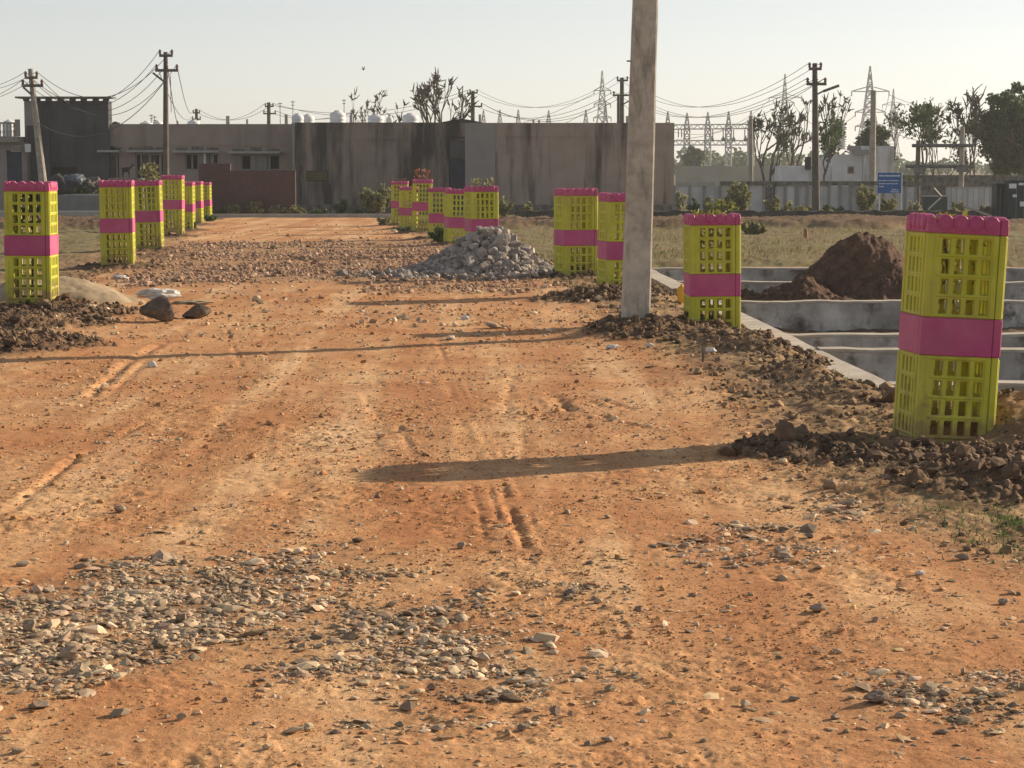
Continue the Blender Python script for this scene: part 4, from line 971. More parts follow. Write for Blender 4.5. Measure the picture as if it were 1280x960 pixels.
# cabinets
M_cab = surf('dark_teal_metal', [(.3, (.020, .032, .036)), (.7, (.032, .048, .052))], 3, .5, .1, .004)
CB = ((1246, 1260, 231, 66.8, 'narrow dark teal metal cabinet beside the ribbed wall', [(1258, 1260, 250, 256)]), (1261, 1290, 227, 66.2, 'wide dark teal metal cabinet with white plates at the frame edge', [(1259.8, 1270.5, 229.5, 235.5), (1266, 1271, 243, 246.5), (1273.5, 1279.5, 228.5, 231.5), (1275, 1281, 252, 258)]))
for a, b_, py, dd, lab, plates in CB:
    p, q = at(a, py, dd), at(b_, py, dd); cb = thing('metal_cabinet', lab, 'cabinet', ((p.x + q.x) / 2, dd, -.2), 0, None)
    body = MB().bounds(p.x, q.x, dd, dd + .7, -.25, p.z).build('cabinet_body', M_cab, cb)
    MB().bounds(p.x - .04, q.x + .04, dd - .05, dd + .75, p.z + .002, p.z + .05).build('cabinet_roof', M_cab, cb)
    for u in (.34, .67): xx = p.x + (q.x - p.x) * u; MB().bounds(xx - .012, xx + .012, dd - .012, dd - .002, -.15, p.z - .08).build('door_rib', M_steel, cb)
    for (u0, u1, v0, v1) in plates:
        e, f_ = at(max(u0, a + .5), v0, dd - .02), at(min(u1, b_), v1, dd - .02)
        if f_.x > e.x: MB().bounds(e.x, f_.x, dd - .02, dd - .013, f_.z, e.z).build('white_plate', M_sgw, cb)
# cement piece beside the cabinets
p = at(1222, 264, 64.5); single(MB().box((p.x, 64.5, p.z), (.9, .25, .06), M=Matrix.Rotation(.35, 3, 'Y')), 'tilted_slab', M_slab, 'tilted pale slab leaning on the low stone wall near the cabinets', 'slab', (p.x, 64.5, -.2))
# ================================================================== PLINTH WALLS OF THE PLOTS
M_plin = surf('plinth_concrete', [(.3, (.24, .23, .21)), (.48, (.38, .37, .345)), (.66, (.62, .61, .58))], 2.2, .95, .6, .012, 30, stain=((.11, .098, .085), (3.2, 3.2, 3.0), .50, .66))
M_ptop = surf('cement_top', [(.3, (.33, .30, .255)), (.7, (.50, .46, .40))], 4, .95, .4, .01, 40)
ys = np.linspace(15.6, 36.5, 60); mb = MB(); vs = []; top = []
for y in ys:
    n = .012 * fbm(y, 0, .5, 3, 91); zt_ = PLOT_TOP + .012 * float(fbm(y, 3, .8, 3, 92))
    for dx, z in ((-.15, -.7), (-.15 + n, zt_), (.15 + n, zt_), (.15, -.7)): vs.append((WX(y) + dx, y, float(z)))
mb.add(vs, [(i * 4 + j, i * 4 + (j + 1) % 4, (i + 1) * 4 + (j + 1) % 4, (i + 1) * 4 + j) for i in range(59) for j in range(4)] + [(3, 2, 1, 0), (236, 237, 238, 239)])
single(mb, 'plinth_wall', M_ptop, 'long low concrete plinth wall running beside the road past the guards', 'plinth wall', (WX(16), 16, -.5))
PL = ['plinth cross wall farthest back, behind the big dark soil heap', 'plinth cross wall showing in pieces just behind the soil heap base', 'plinth cross wall with blotchy plaster directly in front of the soil heap', 'farther of two close plinth cross walls in front of the blotchy one', 'closer of two close plinth cross walls ending at the weedy verge', 'plinth cross wall behind the lower half of the largest guard']
for y, lab in zip(PLOT, PL):
    xs = np.linspace(WX(y) + .153, WX(y) + 9, 70); vs = []
    pl = thing('plinth_wall', lab, 'plinth wall', (WX(y) + .2, y, -.5), 0, 'low concrete plinth walls of the building plots')
    tz = [PLOT_TOP + .022 * float(fbm(x, y, .5, 4, 93)) for x in xs]
    mb = MB(); vs = []
    for x, z in zip(xs, tz):
        n = .01 * float(fbm(x, y + 5, .35, 3, 94)); vs += [(x, y - .115 + n, -.7), (x, y - .115 + n, z - .03), (x, y + .115, z - .03), (x, y + .115, -.7)]
    mb.add(vs, [(i * 4 + j, i * 4 + (j + 1) % 4, (i + 1) * 4 + (j + 1) % 4, (i + 1) * 4 + j) for i in range(69) for j in range(4)] + [(3, 2, 1, 0), (276, 277, 278, 279)]); mb.build('plinth_body', M_plin, pl)
    mb = MB(); vs = []
    for x, z in zip(xs, tz): vs += [(x, y - .122, z - .028), (x, y - .120, z), (x, y + .120, z), (x, y + .122, z - .028)]
    mb.add(vs, [(i * 4 + j, i * 4 + (j + 1) % 4, (i + 1) * 4 + (j + 1) % 4, (i + 1) * 4 + j) for i in range(69) for j in range(4)] + [(3, 2, 1, 0), (276, 277, 278, 279)]); mb.build('cement_cap', M_ptop, pl)

# ================================================================== HEAPS
def heap(name, mat, label, cat, cx, cy, ext, lobes, z0, amp, n=150, seed=1, stones=0):
    g = np.linspace(-1, 1, n); X, Y = np.meshgrid(cx + g * ext[0], cy + g * ext[1])
    wx_ = X + .12 * fbm(X, Y, .5, 3, seed + 5); wy_ = Y + .12 * fbm(X, Y, .5, 3, seed + 6)
    Zh = np.zeros(X.shape)
    for lx, ly, rx, ry, h, pw_ in lobes:
        rho = np.hypot((wx_ - lx) / rx, (wy_ - ly) / ry); Zh = np.maximum(Zh, h * (np.clip(1 - rho, 0, 1) ** pw_) * (1 - .14 * np.exp(-(rho / .18) ** 2)))
    m = sst(0, .12, Zh)
    Zh = Zh + m * (amp * fbm(X, Y, .28, 5, seed, .6) + amp * .8 * np.abs(fbm(X, Y, .10, 4, seed + 3, .6)))
    Zf = z0 + Zh - .06 * (1 - m)
    v = np.stack([X.ravel() - cx, Y.ravel() - cy, Zf.ravel() - z0], 1); idx = np.arange(n * n).reshape(n, n)
    keep = ((Zh[:-1, :-1] > .004) | (Zh[1:, 1:] > .004) | (Zh[1:, :-1] > .004) | (Zh[:-1, 1:] > .004)).ravel()
    f = np.stack([idx[:-1, :-1], idx[:-1, 1:], idx[1:, 1:], idx[1:, :-1]], -1).reshape(-1, 4)[keep]
    o = link_mesh(name, v, f, mat, None, True); o.location = (cx, cy, z0); tag(o, label, cat)
    return o
M_heap = surf('reddish_dark_soil', [(.3, (.060, .036, .026)), (.55, (.120, .072, .050)), (.78, (.21, .135, .096))], 7, .97, 1.0, .04, 22)
hx = at(1079, 300, 30.6).x
heap('soil_heap', M_heap, 'big dark reddish soil heap behind the blotchy plinth wall', 'soil heap', hx - .5, 30.3, (2.4, 2.2), [(hx + .03, 30.7, 1.32, 1.25, 1.34, .90), (hx - 1.05, 29.6, .95, .9, .62, .9), (hx - .6, 30.5, .95, .9, .80, .9), (hx - 1.75, 30.2, .7, .8, .33, .9)], -.47, .11, 220, 31)
M_sand = surf('pale_sand', [(.3, (.26, .20, .135)), (.7, (.40, .32, .22))], 6, .95, .5, .008, 60)
sx = at(86, 360, 25.8).x
heap('sand_heap', M_sand, 'low pale sand heap sloping down beside the big arched guard', 'sand heap', sx, 25.9, (1.7, 1.3), [(sx - .25, 25.9, 1.15, .8, .36, .95)], .02, .025, 110, 51)

# rubble pile
M_rub = surf('grey_quarry_stone', [(.25, (.17, .155, .145)), (.5, (.32, .29, .265)), (.75, (.50, .45, .40))], 7, .85, .5, .01, 30, rnd=.30, hue=.012)
M_rubs = surf('small_quarry_stone', [(.3, (.17, .15, .135)), (.7, (.38, .33, .29))], 7, .85, .4, .01, 30, island=.45)
RX, RY = at(617, 330, 32.9).x, 32.9
def rub_h(x, y):
    dx = x - RX; rx = np.where(dx < 0, 1.25, .92); rho = np.hypot(dx / rx, (y - RY) / 1.0)
    core = .78 * np.clip(1.02 - rho, 0, .86) ** 1.0
    rho2 = np.hypot((dx + .55) / 1.0, (y - RY + .25) / .75); tail = .22 * np.clip(1 - rho2, 0, 1) ** .8
    return np.maximum(core, tail)
STONE2 = [stone_shape(np.random.default_rng(100 + k), ICO2, 11, .045) for k in range(12)]
SM = []
for k in range(12):
    o = link_mesh('rubble_stone', STONE2[k], ICO2[1], M_rub); SM.append(o.data); bpy.data.objects.remove(o)
rr = np.random.default_rng(5); placed = []
tries = 0
while len(placed) < 200 and tries < 60000:
    tries += 1
    x = RX + rr.uniform(-1.5, 1.0); y = RY + rr.uniform(-1.05, .75); h = float(rub_h(np.array(x), np.array(y)))
    if h < .02: continue
    s_ = rr.uniform(.085, .185) * (1.0 if h > .15 else .75) * (1 - .3 * (x < RX - .6))
    if any((x - a) ** 2 + (y - b_) ** 2 + (h - c) ** 2 < (.70 * (s_ + e)) ** 2 for a, b_, c, e in placed): continue
    placed.append((x, y, h, s_))
placed.sort(key=lambda q: q[1])
for i, (x, y, h, s_) in enumerate(placed):
    o = bpy.data.objects.new('rubble_stone', SM[i % 12]); COL.objects.link(o)
    zg = gz1(x, y); o.location = (x, y, zg + h + s_ * .05); o.scale = (s_, s_ * rr.uniform(.65, .95), s_ * rr.uniform(.5, .85)); o.rotation_euler = (rr.normal(0, .5), rr.normal(0, .5), rr.uniform(0, 6.28))
    tag(o, 'angular grey quarry stone lying in the rubble pile by the road edge', 'stone', 'stones of the rubble pile')
q = scatter(RNG, 1500, -1.8, 1.4, 31.4, 34.2, lambda x, y: np.clip(rub_h(x, y) * 6, 0, 1))
pos = np.stack([q[:, 0], q[:, 1], gz(q[:, 0], q[:, 1]) + rub_h(q[:, 0], q[:, 1]) * .86], 1)
HEAPS.setdefault('rubble', (M_rubs, []))[1].append(stones_np(RNG, pos, RNG.uniform(.03, .09, len(q)), (.5, .9), STONE1, ICO1, .5, .4))
q = scatter(RNG, 900, -3.2, 1.6, 30.2, 33.6, lambda x, y: np.clip(1.2 - np.hypot((x - RX + .5) / 1.7, (y - RY + .8) / 1.3), 0, 1))
pos = np.stack([q[:, 0], q[:, 1], gz(q[:, 0], q[:, 1])], 1); HEAPS['rubble'][1].append(stones_np(RNG, pos, np.exp(RNG.normal(math.log(.035), .45, len(q))), (.5, .9), STONE0, ICO0, .5, .3))
g = np.linspace(-1.35, 1.05, 60); Xg, Yg = np.meshgrid(RX + g, RY + g); hz = rub_h(Xg, Yg); idx = np.arange(3600).reshape(60, 60)
fq = np.stack([idx[:-1, :-1], idx[:-1, 1:], idx[1:, 1:], idx[1:, :-1]], -1).reshape(-1, 4); kp = (hz.ravel()[fq].max(1) > .02); fq = fq[kp]
core = np.stack([Xg.ravel(), Yg.ravel(), gz(Xg.ravel(), Yg.ravel()) + hz.ravel() * .8 - .03], 1)
HEAPS['rubble'][1].append((core, np.concatenate([fq[:, :3], fq[:, [0, 2, 3]]])))

# ================================================================== LOOSE STONES AND LITTER
M_bould = surf('brown_boulder', [(.3, (.085, .062, .048)), (.6, (.155, .115, .088)), (.8, (.22, .17, .13))], 4, .9, .6, .015, 16)
M_loose = surf('loose_stone', [(.3, (.20, .150, .110)), (.55, (.34, .265, .20)), (.8, (.46, .38, .30))], 6, .9, .5, .008, 40, rnd=.25, hue=.012)
def stone(px, py, wpx, hpx, mat, label, group=None, name='loose_stone', k=None, rz=None):
    x, y = gp(px, py); s_ = wpx / 2 / (2600 / y); hh_ = hpx / 2 / (2600 / y)
    o = bpy.data.objects.new(name, bpy.data.meshes.new(name)); 
    kk = rr.integers(0, 12) if k is None else k
    me = SM[kk].copy(); me.materials.clear(); me.materials.append(mat); o.data = me; COL.objects.link(o)
    o.scale = (s_, s_ * rr.uniform(.7, .95), hh_); o.rotation_euler = (rr.normal(0, .08), rr.normal(0, .08), rr.uniform(-.5, .5) if rz is None else rz)
    yy = y + s_ * .5; o.location = (x, yy, gz1(x, yy) + hh_ * .72); tag(o, label, 'stone', group); return o
BO = stone(198, 404, 52, 36, M_bould, 'large dark boulder with a white plastic bag on top, on the dirt road', name='boulder', k=2, rz=.2)
BO2 = stone(246, 399, 42, 21, M_bould, 'flatter dark boulder beside the larger bagged boulder', name='boulder', k=5, rz=0)
SPEC = [(1097, 880, 42, 20, 'largest flat grey stone alone on the lower road among chips'), (1023, 768, 26, 13, 'blunt grey stone on smooth orange dirt above the largest flat stone'), (713, 745, 21, 10, 'grey stone beside a greyish streak on the middle of the road'),
 (578, 687, 14, 12, 'small upright grey stone below the grooved tyre track'), (448, 679, 20, 8, 'flat dark stone lying above the chip patches with a long shadow'), (150, 640, 18, 12, 'rounded brown stone near the long rut'), (203, 786, 27, 12, 'dark brown stone on the edge of the dense chip patch'),
 (305, 780, 22, 10, 'dark flat stone at the tip of the dense chip patch'), (38, 792, 22, 22, 'tall brown stone standing in the dense chip patch'), (50, 888, 34, 13, 'wedge shaped grey stone below the dense chip patch'), (150, 896, 28, 13, 'blocky grey stone casting a long shadow on bare dirt'), (1204, 702, 22, 10, 'pair-topping grey stone near the green grass on the verge'),
 (1257, 757, 17, 11, 'dark round stone by the verge edge above the chips'), (1013, 674, 16, 8, 'dark small stone near the flattened reddish chips'), (694, 889, 16, 13, 'brown upright stone below the central chips')]
for px, py, w, h, lab in SPEC: stone(px, py, w, h, M_loose, lab)
LS = [(225, 901, 17, 11), (282, 876, 11, 8), (773, 838, 11, 8), (993, 871, 16, 7), (1205, 844, 9, 12), (660, 884, 14, 8), (713, 892, 9, 9), (590, 896, 12, 7), (540, 858, 14, 12), (500, 905, 16, 8), (290, 635, 8, 6), (738, 706, 14, 5), (728, 682, 10, 5), (1062, 636, 14, 8), (1150, 592, 20, 9), (885, 648, 8, 4), (760, 925, 20, 9), (735, 928, 14, 8), (655, 912, 18, 8), (30, 710, 22, 9), (100, 712, 24, 8), (160, 702, 16, 6), (430, 790, 16, 7), (475, 815, 12, 8), (555, 820, 18, 14), (370, 840, 10, 6), (1095, 780, 12, 8), (870, 745, 20, 5), (910, 720, 8, 5), (1180, 915, 22, 6), (1130, 872, 14, 8), (945, 880, 10, 5), (320, 905, 14, 5), (420, 915, 18, 6), (20, 945, 18, 9), (880, 925, 12, 6), (1045, 895, 16, 8), (1235, 640, 10, 6), (1105, 640, 9, 6), (245, 640, 8, 5), (345, 660, 9, 5), (960, 640, 8, 4), (380, 690, 13, 5), (540, 546, 8, 4), (425, 548, 9, 4), (180, 672, 8, 4), (760, 650, 12, 5), (1120, 715, 9, 5)]
for px, py, w, h in LS: stone(px, py, w, h, M_loose, 'small loose stone lying alone on the orange dirt road', 'small loose stones scattered on the road')
SCL = [(1165, 586, 44, 24, 'biggest squarish dirt lump in front of the largest guard'), (1232, 596, 30, 18, 'brown dirt lump at the corner of the dark clods below the largest guard'), (1222, 616, 26, 16, 'dirt lump lying on the verge below the dark clods'), (985, 572, 26, 12, 'flat dirt lump at the tip of the dark clods'), (1275, 612, 30, 18, 'dirt lump at the frame edge below the largest guard')]
for px, py, w, h, lab in SCL: stone(px, py, w, h, M_clod, lab, name='dirt_lump')
# the white bag over the boulder
M_bag = surf('white_plastic', [(.3, (.50, .48, .45)), (.7, (.64, .62, .58))], 6, .45, .3, .01, 20)
def crumple(name, px, py, d, w, h, label, cat, seed, group=None, z=None, mat=M_bag, dep=None):
    rg = np.random.default_rng(seed); v = ICO2[0].copy()
    n = fbm(v[:, 0] * 2 + seed, v[:, 1] * 2 + v[:, 2] * 3, .9, 4, seed, .7); v = v * (1 + .55 * n)[:, None]
    p = at(px, py, d); s_ = np.array([w / 2, dep or w * .35, h / 2]); v = v * s_
    zz = p.z if z is None else z
    o = link_mesh(name, v, ICO2[1], mat); o.location = (p.x, d, zz); return tag(o, label, cat, group)
bz = BO.location.z + BO.scale[2] * .82
crumple('plastic_bag', 198, 368, BO.location.y + .15, .44, .13, 'crumpled white plastic bag lying on the large dark boulder', 'plastic bag', 4, z=bz + .045, dep=.14)
xx, yy = gp(240, 381); crumple('paper_sheet', 240, 376, yy, .44, .05, 'flat pale sheet of packaging behind the two boulders', 'litter', 9, z=gz1(xx, yy) + .03, mat=M_sand)
LT = [(190, 460, 11, 9, 'white crumpled cup on the bare road near the tread ruts'), (888, 446, 13, 8, 'white crumpled paper on the verge below the planted guard'), (766, 437, 17, 7, 'pinkish white litter at the foot of the concrete pole mound'), (582, 400, 13, 5, 'tiny pink and white wrapper in the middle of the road'), (812, 437, 9, 6, 'whitish scrap beside the pole mound'), (150, 349, 20, 6, 'white scraps of plastic at the foot of the overlapping guards'), (1150, 722, 12, 6, 'pale scrap of litter near the verge grass')]
for i, (px, py, w, h, lab) in enumerate(LT):
    x, y = gp(px, py); k = y / 2600; crumple('plastic_litter', px, py, y + .05, w * k, h * k, lab, 'litter', 20 + i, z=gz1(x, y + .05) + h * k * .35)
# yellow rounded marker beside the planted guard
M_yo = surf('orange_yellow_plastic', [(.3, (.62, .33, .02)), (.7, (.72, .40, .03))], 4, .4, 0)
p = at(852, 368, 25.5); zz = gz1(p.x, 25.5)
yr = thing('yellow_canister', 'small rounded orange-yellow canister behind the planted guard', 'canister', (p.x, 25.5, p.z))
MB().lathe((p.x, 25.5, p.z - .1), [(.045, 0), (.052, .02), (.052, .15), (.046, .185), (.03, .20), (.012, .206)], 16).build('canister_body', M_yo, yr, True); MB().lathe((p.x, 25.5, p.z + .107), [(.016, 0), (.016, .014), (.01, .02)], 10).build('canister_cap', M_yo, yr)
x, y = gp(878, 461); z_ = gz1(x, y); single(MB().tube([(x, y, z_ - .05), (x + .006, y, z_ + .08), (x - .004, y + .01, z_ + .19)], [.011, .009, .006], 6), 'upright_stick', M_pold, 'short dark stick standing upright in the verge before the planted guard', 'stick', (x, y, z_))
p = at(1007, 297, 53); single(MB().tube([(p.x, 53, -.3), (p.x, 53, p.z + .22)], [.065, .05], 8), 'marker_stake', surf('faded_red', [(.3, (.27, .12, .08)), (.7, (.34, .17, .11))], 4, .8, 0), 'faded red marker stump standing in the dry field', 'marker', (p.x, 53, -.25))
# bird and goat
bp = at(454.5, 87, 58)
mb = MB(); mb.lathe((0, 0, 0), [(.003, -.07), (.022, -.04), (.03, 0), (.022, .04), (.014, .06), (.004, .08)], 10)
Mx = Matrix.Rotation(R(75), 3, 'Y'); mb.v = [tuple(Mx @ Vector(q)) for q in mb.v]
for s_ in (-1, 1): mb.add([(.03, 0, .01), (-.035, 0, .01), (-.03, s_ * .06, .085), (.0, s_ * .085, .15), (.03, s_ * .05, .085), (.03, 0, .018), (-.035, 0, .018), (-.03, s_ * .06, .091), (.0, s_ * .085, .153), (.03, s_ * .05, .091)], [(0, 1, 2, 3, 4), (9, 8, 7, 6, 5), (0, 4, 9, 5), (4, 3, 8, 9), (3, 2, 7, 8), (2, 1, 6, 7), (1, 0, 5, 6)])
mb.add([(-.07, -.02, .012), (-.14, -.035, .02), (-.14, .035, .02), (-.07, .02, .012), (-.07, -.02, .018), (-.14, -.035, .026), (-.14, .035, .026), (-.07, .02, .018)], [(0, 1, 2, 3), (7, 6, 5, 4), (0, 4, 5, 1), (1, 5, 6, 2), (2, 6, 7, 3), (3, 7, 4, 0)])
bird = link_mesh('bird', mb.v, mb.f, M_blk); bird.location = bp; bird.rotation_euler = (0, 0, .9); bird.scale = (.62, .62, .62); tag(bird, 'small dark bird flying alone in the pale sky', 'bird')
def skin(name, pts, edges, rad, mat, root=0, sub=2):
    me = bpy.data.meshes.new(name); me.from_pydata(pts, edges, []); o = bpy.data.objects.new(name, me); COL.objects.link(o)
    sk = o.modifiers.new('skin', 'SKIN'); o.modifiers.new('sub', 'SUBSURF').levels = sub; o.modifiers['sub'].render_levels = sub
    for i, r_ in enumerate(rad): me.skin_vertices[0].data[i].radius = (r_, r_) if not isinstance(r_, tuple) else r_
    me.skin_vertices[0].data[root].use_root = True; me.materials.append(mat)
    dg_ = bpy.context.evaluated_depsgraph_get(); ev = bpy.data.meshes.new_from_object(o.evaluated_get(dg_)); o.modifiers.clear(); o.data = ev
    if not len(ev.materials): ev.materials.append(mat)
    return o
# goat (body along +x)
P_ = [(0, 0, .50), (.16, 0, .51), (-.16, 0, .52), (.27, 0, .60), (.34, 0, .74), (.41, 0, .80), (.51, 0, .75),
      (.17, .07, .36), (.17, .07, .18), (.17, .07, .02), (.17, -.07, .36), (.17, -.07, .18), (.17, -.07, .02),
      (-.19, .07, .38), (-.22, .07, .20), (-.19, .07, .02), (-.19, -.07, .38), (-.22, -.07, .20), (-.19, -.07, .02), (-.25, 0, .57), (-.31, 0, .60), (.37, .06, .84), (.33, .11, .82), (.37, -.06, .84), (.33, -.11, .82)]
E_ = [(0, 1), (0, 2), (1, 3), (3, 4), (4, 5), (5, 6), (1, 7), (7, 8), (8, 9), (1, 10), (10, 11), (11, 12), (2, 13), (13, 14), (14, 15), (2, 16), (16, 17), (17, 18), (2, 19), (19, 20), (5, 21), (21, 22), (5, 23), (23, 24)]
Rd = [.135, .14, .13, .085, .06, .055, .032, .05, .028, .024, .05, .028, .024, .06, .028, .024, .06, .028, .024, .03, .015, .018, .012, .018, .012]
goat = skin('goat', P_, E_, Rd, surf('black_goat_hair', [(.3, (.012, .012, .014)), (.7, (.025, .024, .026))], 9, .8, .3, .01))
gpz = at(158, 222, 77.0); goat.location = (gpz.x, 77.0, gpz.z - .02); goat.rotation_euler = (0, 0, .35); goat.scale = (.62, .62, .62); tag(goat, 'small black goat standing on a ledge before the mauve house doorway', 'goat')
single(MB().bounds(gpz.x - .6, gpz.x + .6, 76.6, 77.5, -.5, gpz.z - .02), 'stone_ledge', M_soot, 'dark ledge under the black goat behind the overlapping guards', 'ledge', (gpz.x, 77, -.3))
crumple('tarpaulin', 92, 225, 77.4, .9, .45, 'grey-blue tarpaulin bundle dumped below the dark house', 'tarpaulin', 61, mat=surf('blue_grey_tarp', [(.3, (.06, .08, .10)), (.7, (.16, .19, .22))], 5, .6, .3, .02))
crumple('rubbish_bundle', 113, 231, 77.6, .8, .55, 'dark rubbish bundle piled against the dark house', 'rubbish', 62, mat=M_soot)
crumple('rubbish_bundle', 75, 232, 77.2, .9, .7, 'dark rubbish bundle beside the leaning pole foot', 'rubbish', 63, mat=M_dkpl)
# ================================================================== PLANTS
ML_dry = leafmat('dusty_leaf', (.14, .15, .06), (.30, .29, .15)); ML_grn = leafmat('green_leaf', (.045, .085, .022), (.10, .16, .045)); ML_dk = leafmat('dark_leaf', (.045, .078, .030), (.105, .155, .060), .25)
ML_pale = leafmat('pale_leaf', (.22, .22, .13), (.38, .37, .24)); ML_yg = leafmat('yellow_green_leaf', (.16, .17, .03), (.30, .29, .06)); ML_red = leafmat('reddish_leaf', (.17, .065, .045), (.27, .13, .08)); ML_grass = leafmat('verge_grass', (.045, .10, .028), (.12, .19, .06)); ML_straw = leafmat('straw', (.19, .16, .08), (.30, .26, .14))
M_bark = surf('grey_bark', [(.3, (.060, .050, .042)), (.7, (.125, .105, .09))], 6, .95, .5, .02, 25)
def shrub(name, label, px, py_top, wpx, d, leaf, n=500, ls=.07, group=None, dens=.5, seed=0, z0=None, cat='shrub'):
    rg = np.random.default_rng(seed or int(px * 7 + d)); t = at(px, py_top, d); z0 = gz1(t.x, d) if z0 is None else z0; h = max(t.z - z0, .1); w = wpx / (2600 / d)
    root = thing(name, label, cat, (t.x, d, z0), 0, group); mb = MB(); C = []
    n = int(n * 1.7); ls *= 1.12; ns = max(6, int(n / 60))
    for k in range(ns):
        a = rg.uniform(0, 6.28); rr_ = w / 2 * rg.uniform(.25, 1); hh_ = h * rg.uniform(.55, 1.0) * (1 - .35 * (rr_ / (w / 2)) ** 2)
        e = Vector((t.x + math.cos(a) * rr_, d + math.sin(a) * rr_ * .8, z0 + hh_)); s_ = Vector((t.x + rg.normal(0, .04), d + rg.normal(0, .04), z0 - .05))
        m = (s_ + e) / 2 + Vector((rg.normal(0, .05) * w, rg.normal(0, .05) * w, h * .08))
        mb.tube([s_, m, e], [.016, .011, .004], 5)
        q = rg.random(int(n / ns)) ** .7; 
        P3 = np.array(m)[None] * (1 - np.abs(2 * q - 1))[:, None] + np.where(q[:, None] > .5, np.array(e)[None], np.array(s_)[None]) * np.abs(2 * q - 1)[:, None]
        C.append(P3 + rg.normal(0, 1, P3.shape) * np.array([.07, .07, .05]) * max(w, h) * dens)
    mb.build('stems', M_bark, root)
    C = np.concatenate(C); C[:, 2] = np.maximum(C[:, 2], z0 + .02)
    v, f = leaf_cloud(rg, C, ls, 2.0, .3); link_mesh('foliage', v, f, leaf, root); return root
# weeds along the foot of the buildings
WG = 'weeds along the building foot'
for i, (px, py, w, leaf, lab) in enumerate([(292, 252, 26, ML_dry, 'low dusty weed clump under the brick wall near the last guard'), (318, 250, 34, ML_dry, 'wide dusty weed clump under the brick wall'), (345, 253, 30, ML_pale, 'paler weed clump below the shaded window'), (372, 256, 26, ML_dry, 'small dusty weed clump at the brick wall end'), (424, 247, 24, ML_grn, 'green weed clump below the yellow notice'), (398, 262, 30, ML_dk, 'low dark creeping weed at the stained wall foot'), (448, 261, 20, ML_dk, 'low dark weed beside the big pale bush'), (272, 262, 20, ML_grn, 'green weed clump by the last guard of the overlapping row')]):
    shrub('weed_clump', lab, px, py, w, 79.4 + (i % 3) * .3, leaf, 420, .075, WG)
shrub('dark_shrub', 'dark shrub growing below the dark house beside the tarpaulin', 104, 213, 30, 78.9, ML_dk, 400, .09)
shrub('dark_shrub', 'dark shrub by the foot of the leaning pole', 72, 216, 26, 78.8, ML_dk, 350, .09)
shrub('pale_bush', 'large pale green bush at the end of the road by the stained wall', 470, 228, 46, 80, ML_dry, 1500, .085, None, .45)
RG = 'bushes before the precast wall'
for i, (px, py, w, d, leaf, n, lab) in enumerate([(630, 243, 24, 77, ML_dry, 300, 'small weed against the streaked wall behind the rubble guards'), (660, 250, 30, 77, ML_dry, 300, 'low weed against the streaked wall near the wall corner'), (700, 252, 34, 77, ML_dry, 260, 'low weed under the brown streaks'), (850, 236, 20, 75, ML_pale, 420, 'pale flowering bush at the streaked wall corner'), (868, 246, 24, 76, ML_dk, 300, 'dark bush next to the pale corner bush'), (884, 238, 12, 77, ML_pale, 200, 'thin whitish plant against the precast wall'), (925, 224, 46, 77, ML_dry, 1100, 'big dusty bush before the precast wall beside its dark door'), (905, 246, 40, 74, ML_yg, 500, 'yellow green scrub above the planted guard'), (968, 244, 30, 76, ML_dry, 420, 'medium bush before the dark wall door'), (990, 250, 30, 75, ML_dry, 320, 'low scrub between wall door and lamp pole'), (1040, 254, 40, 76, ML_dk, 350, 'low dark scrub behind the lamp pole foot'), (1082, 226, 30, 76, ML_dry, 800, 'tall dusty bush beside the blue sign'), (1112, 243, 28, 75, ML_dry, 520, 'bush under the blue sign board'), (1136, 215, 20, 84, ML_grn, 420, 'green bush behind the blue sign'), (1142, 250, 24, 76, ML_pale, 300, 'pale scrub between sign and green gate'), (1196, 250, 30, 77, ML_dry, 380, 'dusty scrub before the green gate'), (1232, 256, 26, 67.5, ML_pale, 360, 'pale scrub over the low wall by the cabinets'), (1010, 256, 60, 74, ML_dry, 420, 'wide low scrub strip behind the low stone wall')]):
    shrub('scrub_bush', lab, px, py, w, d, leaf, n, .075, RG)
shrub('leafy_bush', 'leafy grey green bush in the dry field beside the planted guard', 940, 275, 36, 56.5, ML_dry, 900, .075, None, .5)
shrub('leafy_bush', 'green bush growing at the guard feet behind the rubble pile', 551, 281, 30, 48.5, ML_grn, 700, .06, None, .5)
for px, py, w, d, leaf, lab in [(262, 268, 20, 73, ML_grn, 'green weeds at the feet of the last overlapping guards'), (240, 279, 16, 60, ML_dk, 'dark weeds at the feet of the hidden overlapping guard'), (478, 272, 24, 67, ML_dry, 'dry weeds by the road end below the big pale bush'), (505, 284, 20, 60, ML_dk, 'dark weeds at the foot of the narrow guard')]:
    shrub('weed_clump', lab, px, py, w, d, leaf, 350, .06, 'weeds at the guard feet')
# saplings inside guards
def sapling(key, leaf, extra, n, lab, spread=.16, ls=.05):
    x, y, zt = GPOS[key]; rg = np.random.default_rng(len(key) + n); z0 = zt - 1.3
    root = thing('sapling', lab, 'sapling', (x, y, z0), 0, None)
    MB().tube([(x, y, z0), (x + .03, y, zt - .5), (x - .02, y + .02, zt + extra * .8)], [.014, .011, .005], 6).build('stem', M_bark, root)
    c = np.stack([rg.normal(0, spread, n), rg.normal(0, spread, n), zt + extra - np.abs(rg.normal(0, .28, n))], 1) + np.array([x, y, 0])
    c[:, 0] = np.clip(c[:, 0], x - .2, x + .2) ; c[:, 1] = np.clip(c[:, 1], y - .2, y + .2)
    v, f = leaf_cloud(rg, c, ls, 2.2, .4); link_mesh('foliage', v, f, leaf, root)
sapling('plant', ML_yg, .02, 150, 'yellow green plant filling the guard beside the concrete walls', .12, .035)
sapling('near', ML_yg, .0, 110, 'thin yellowing sapling inside the largest guard', .10, .032)
sapling('alone', ML_dk, -.05, 160, 'dark sparse sapling inside the big arched guard', .1, .05)
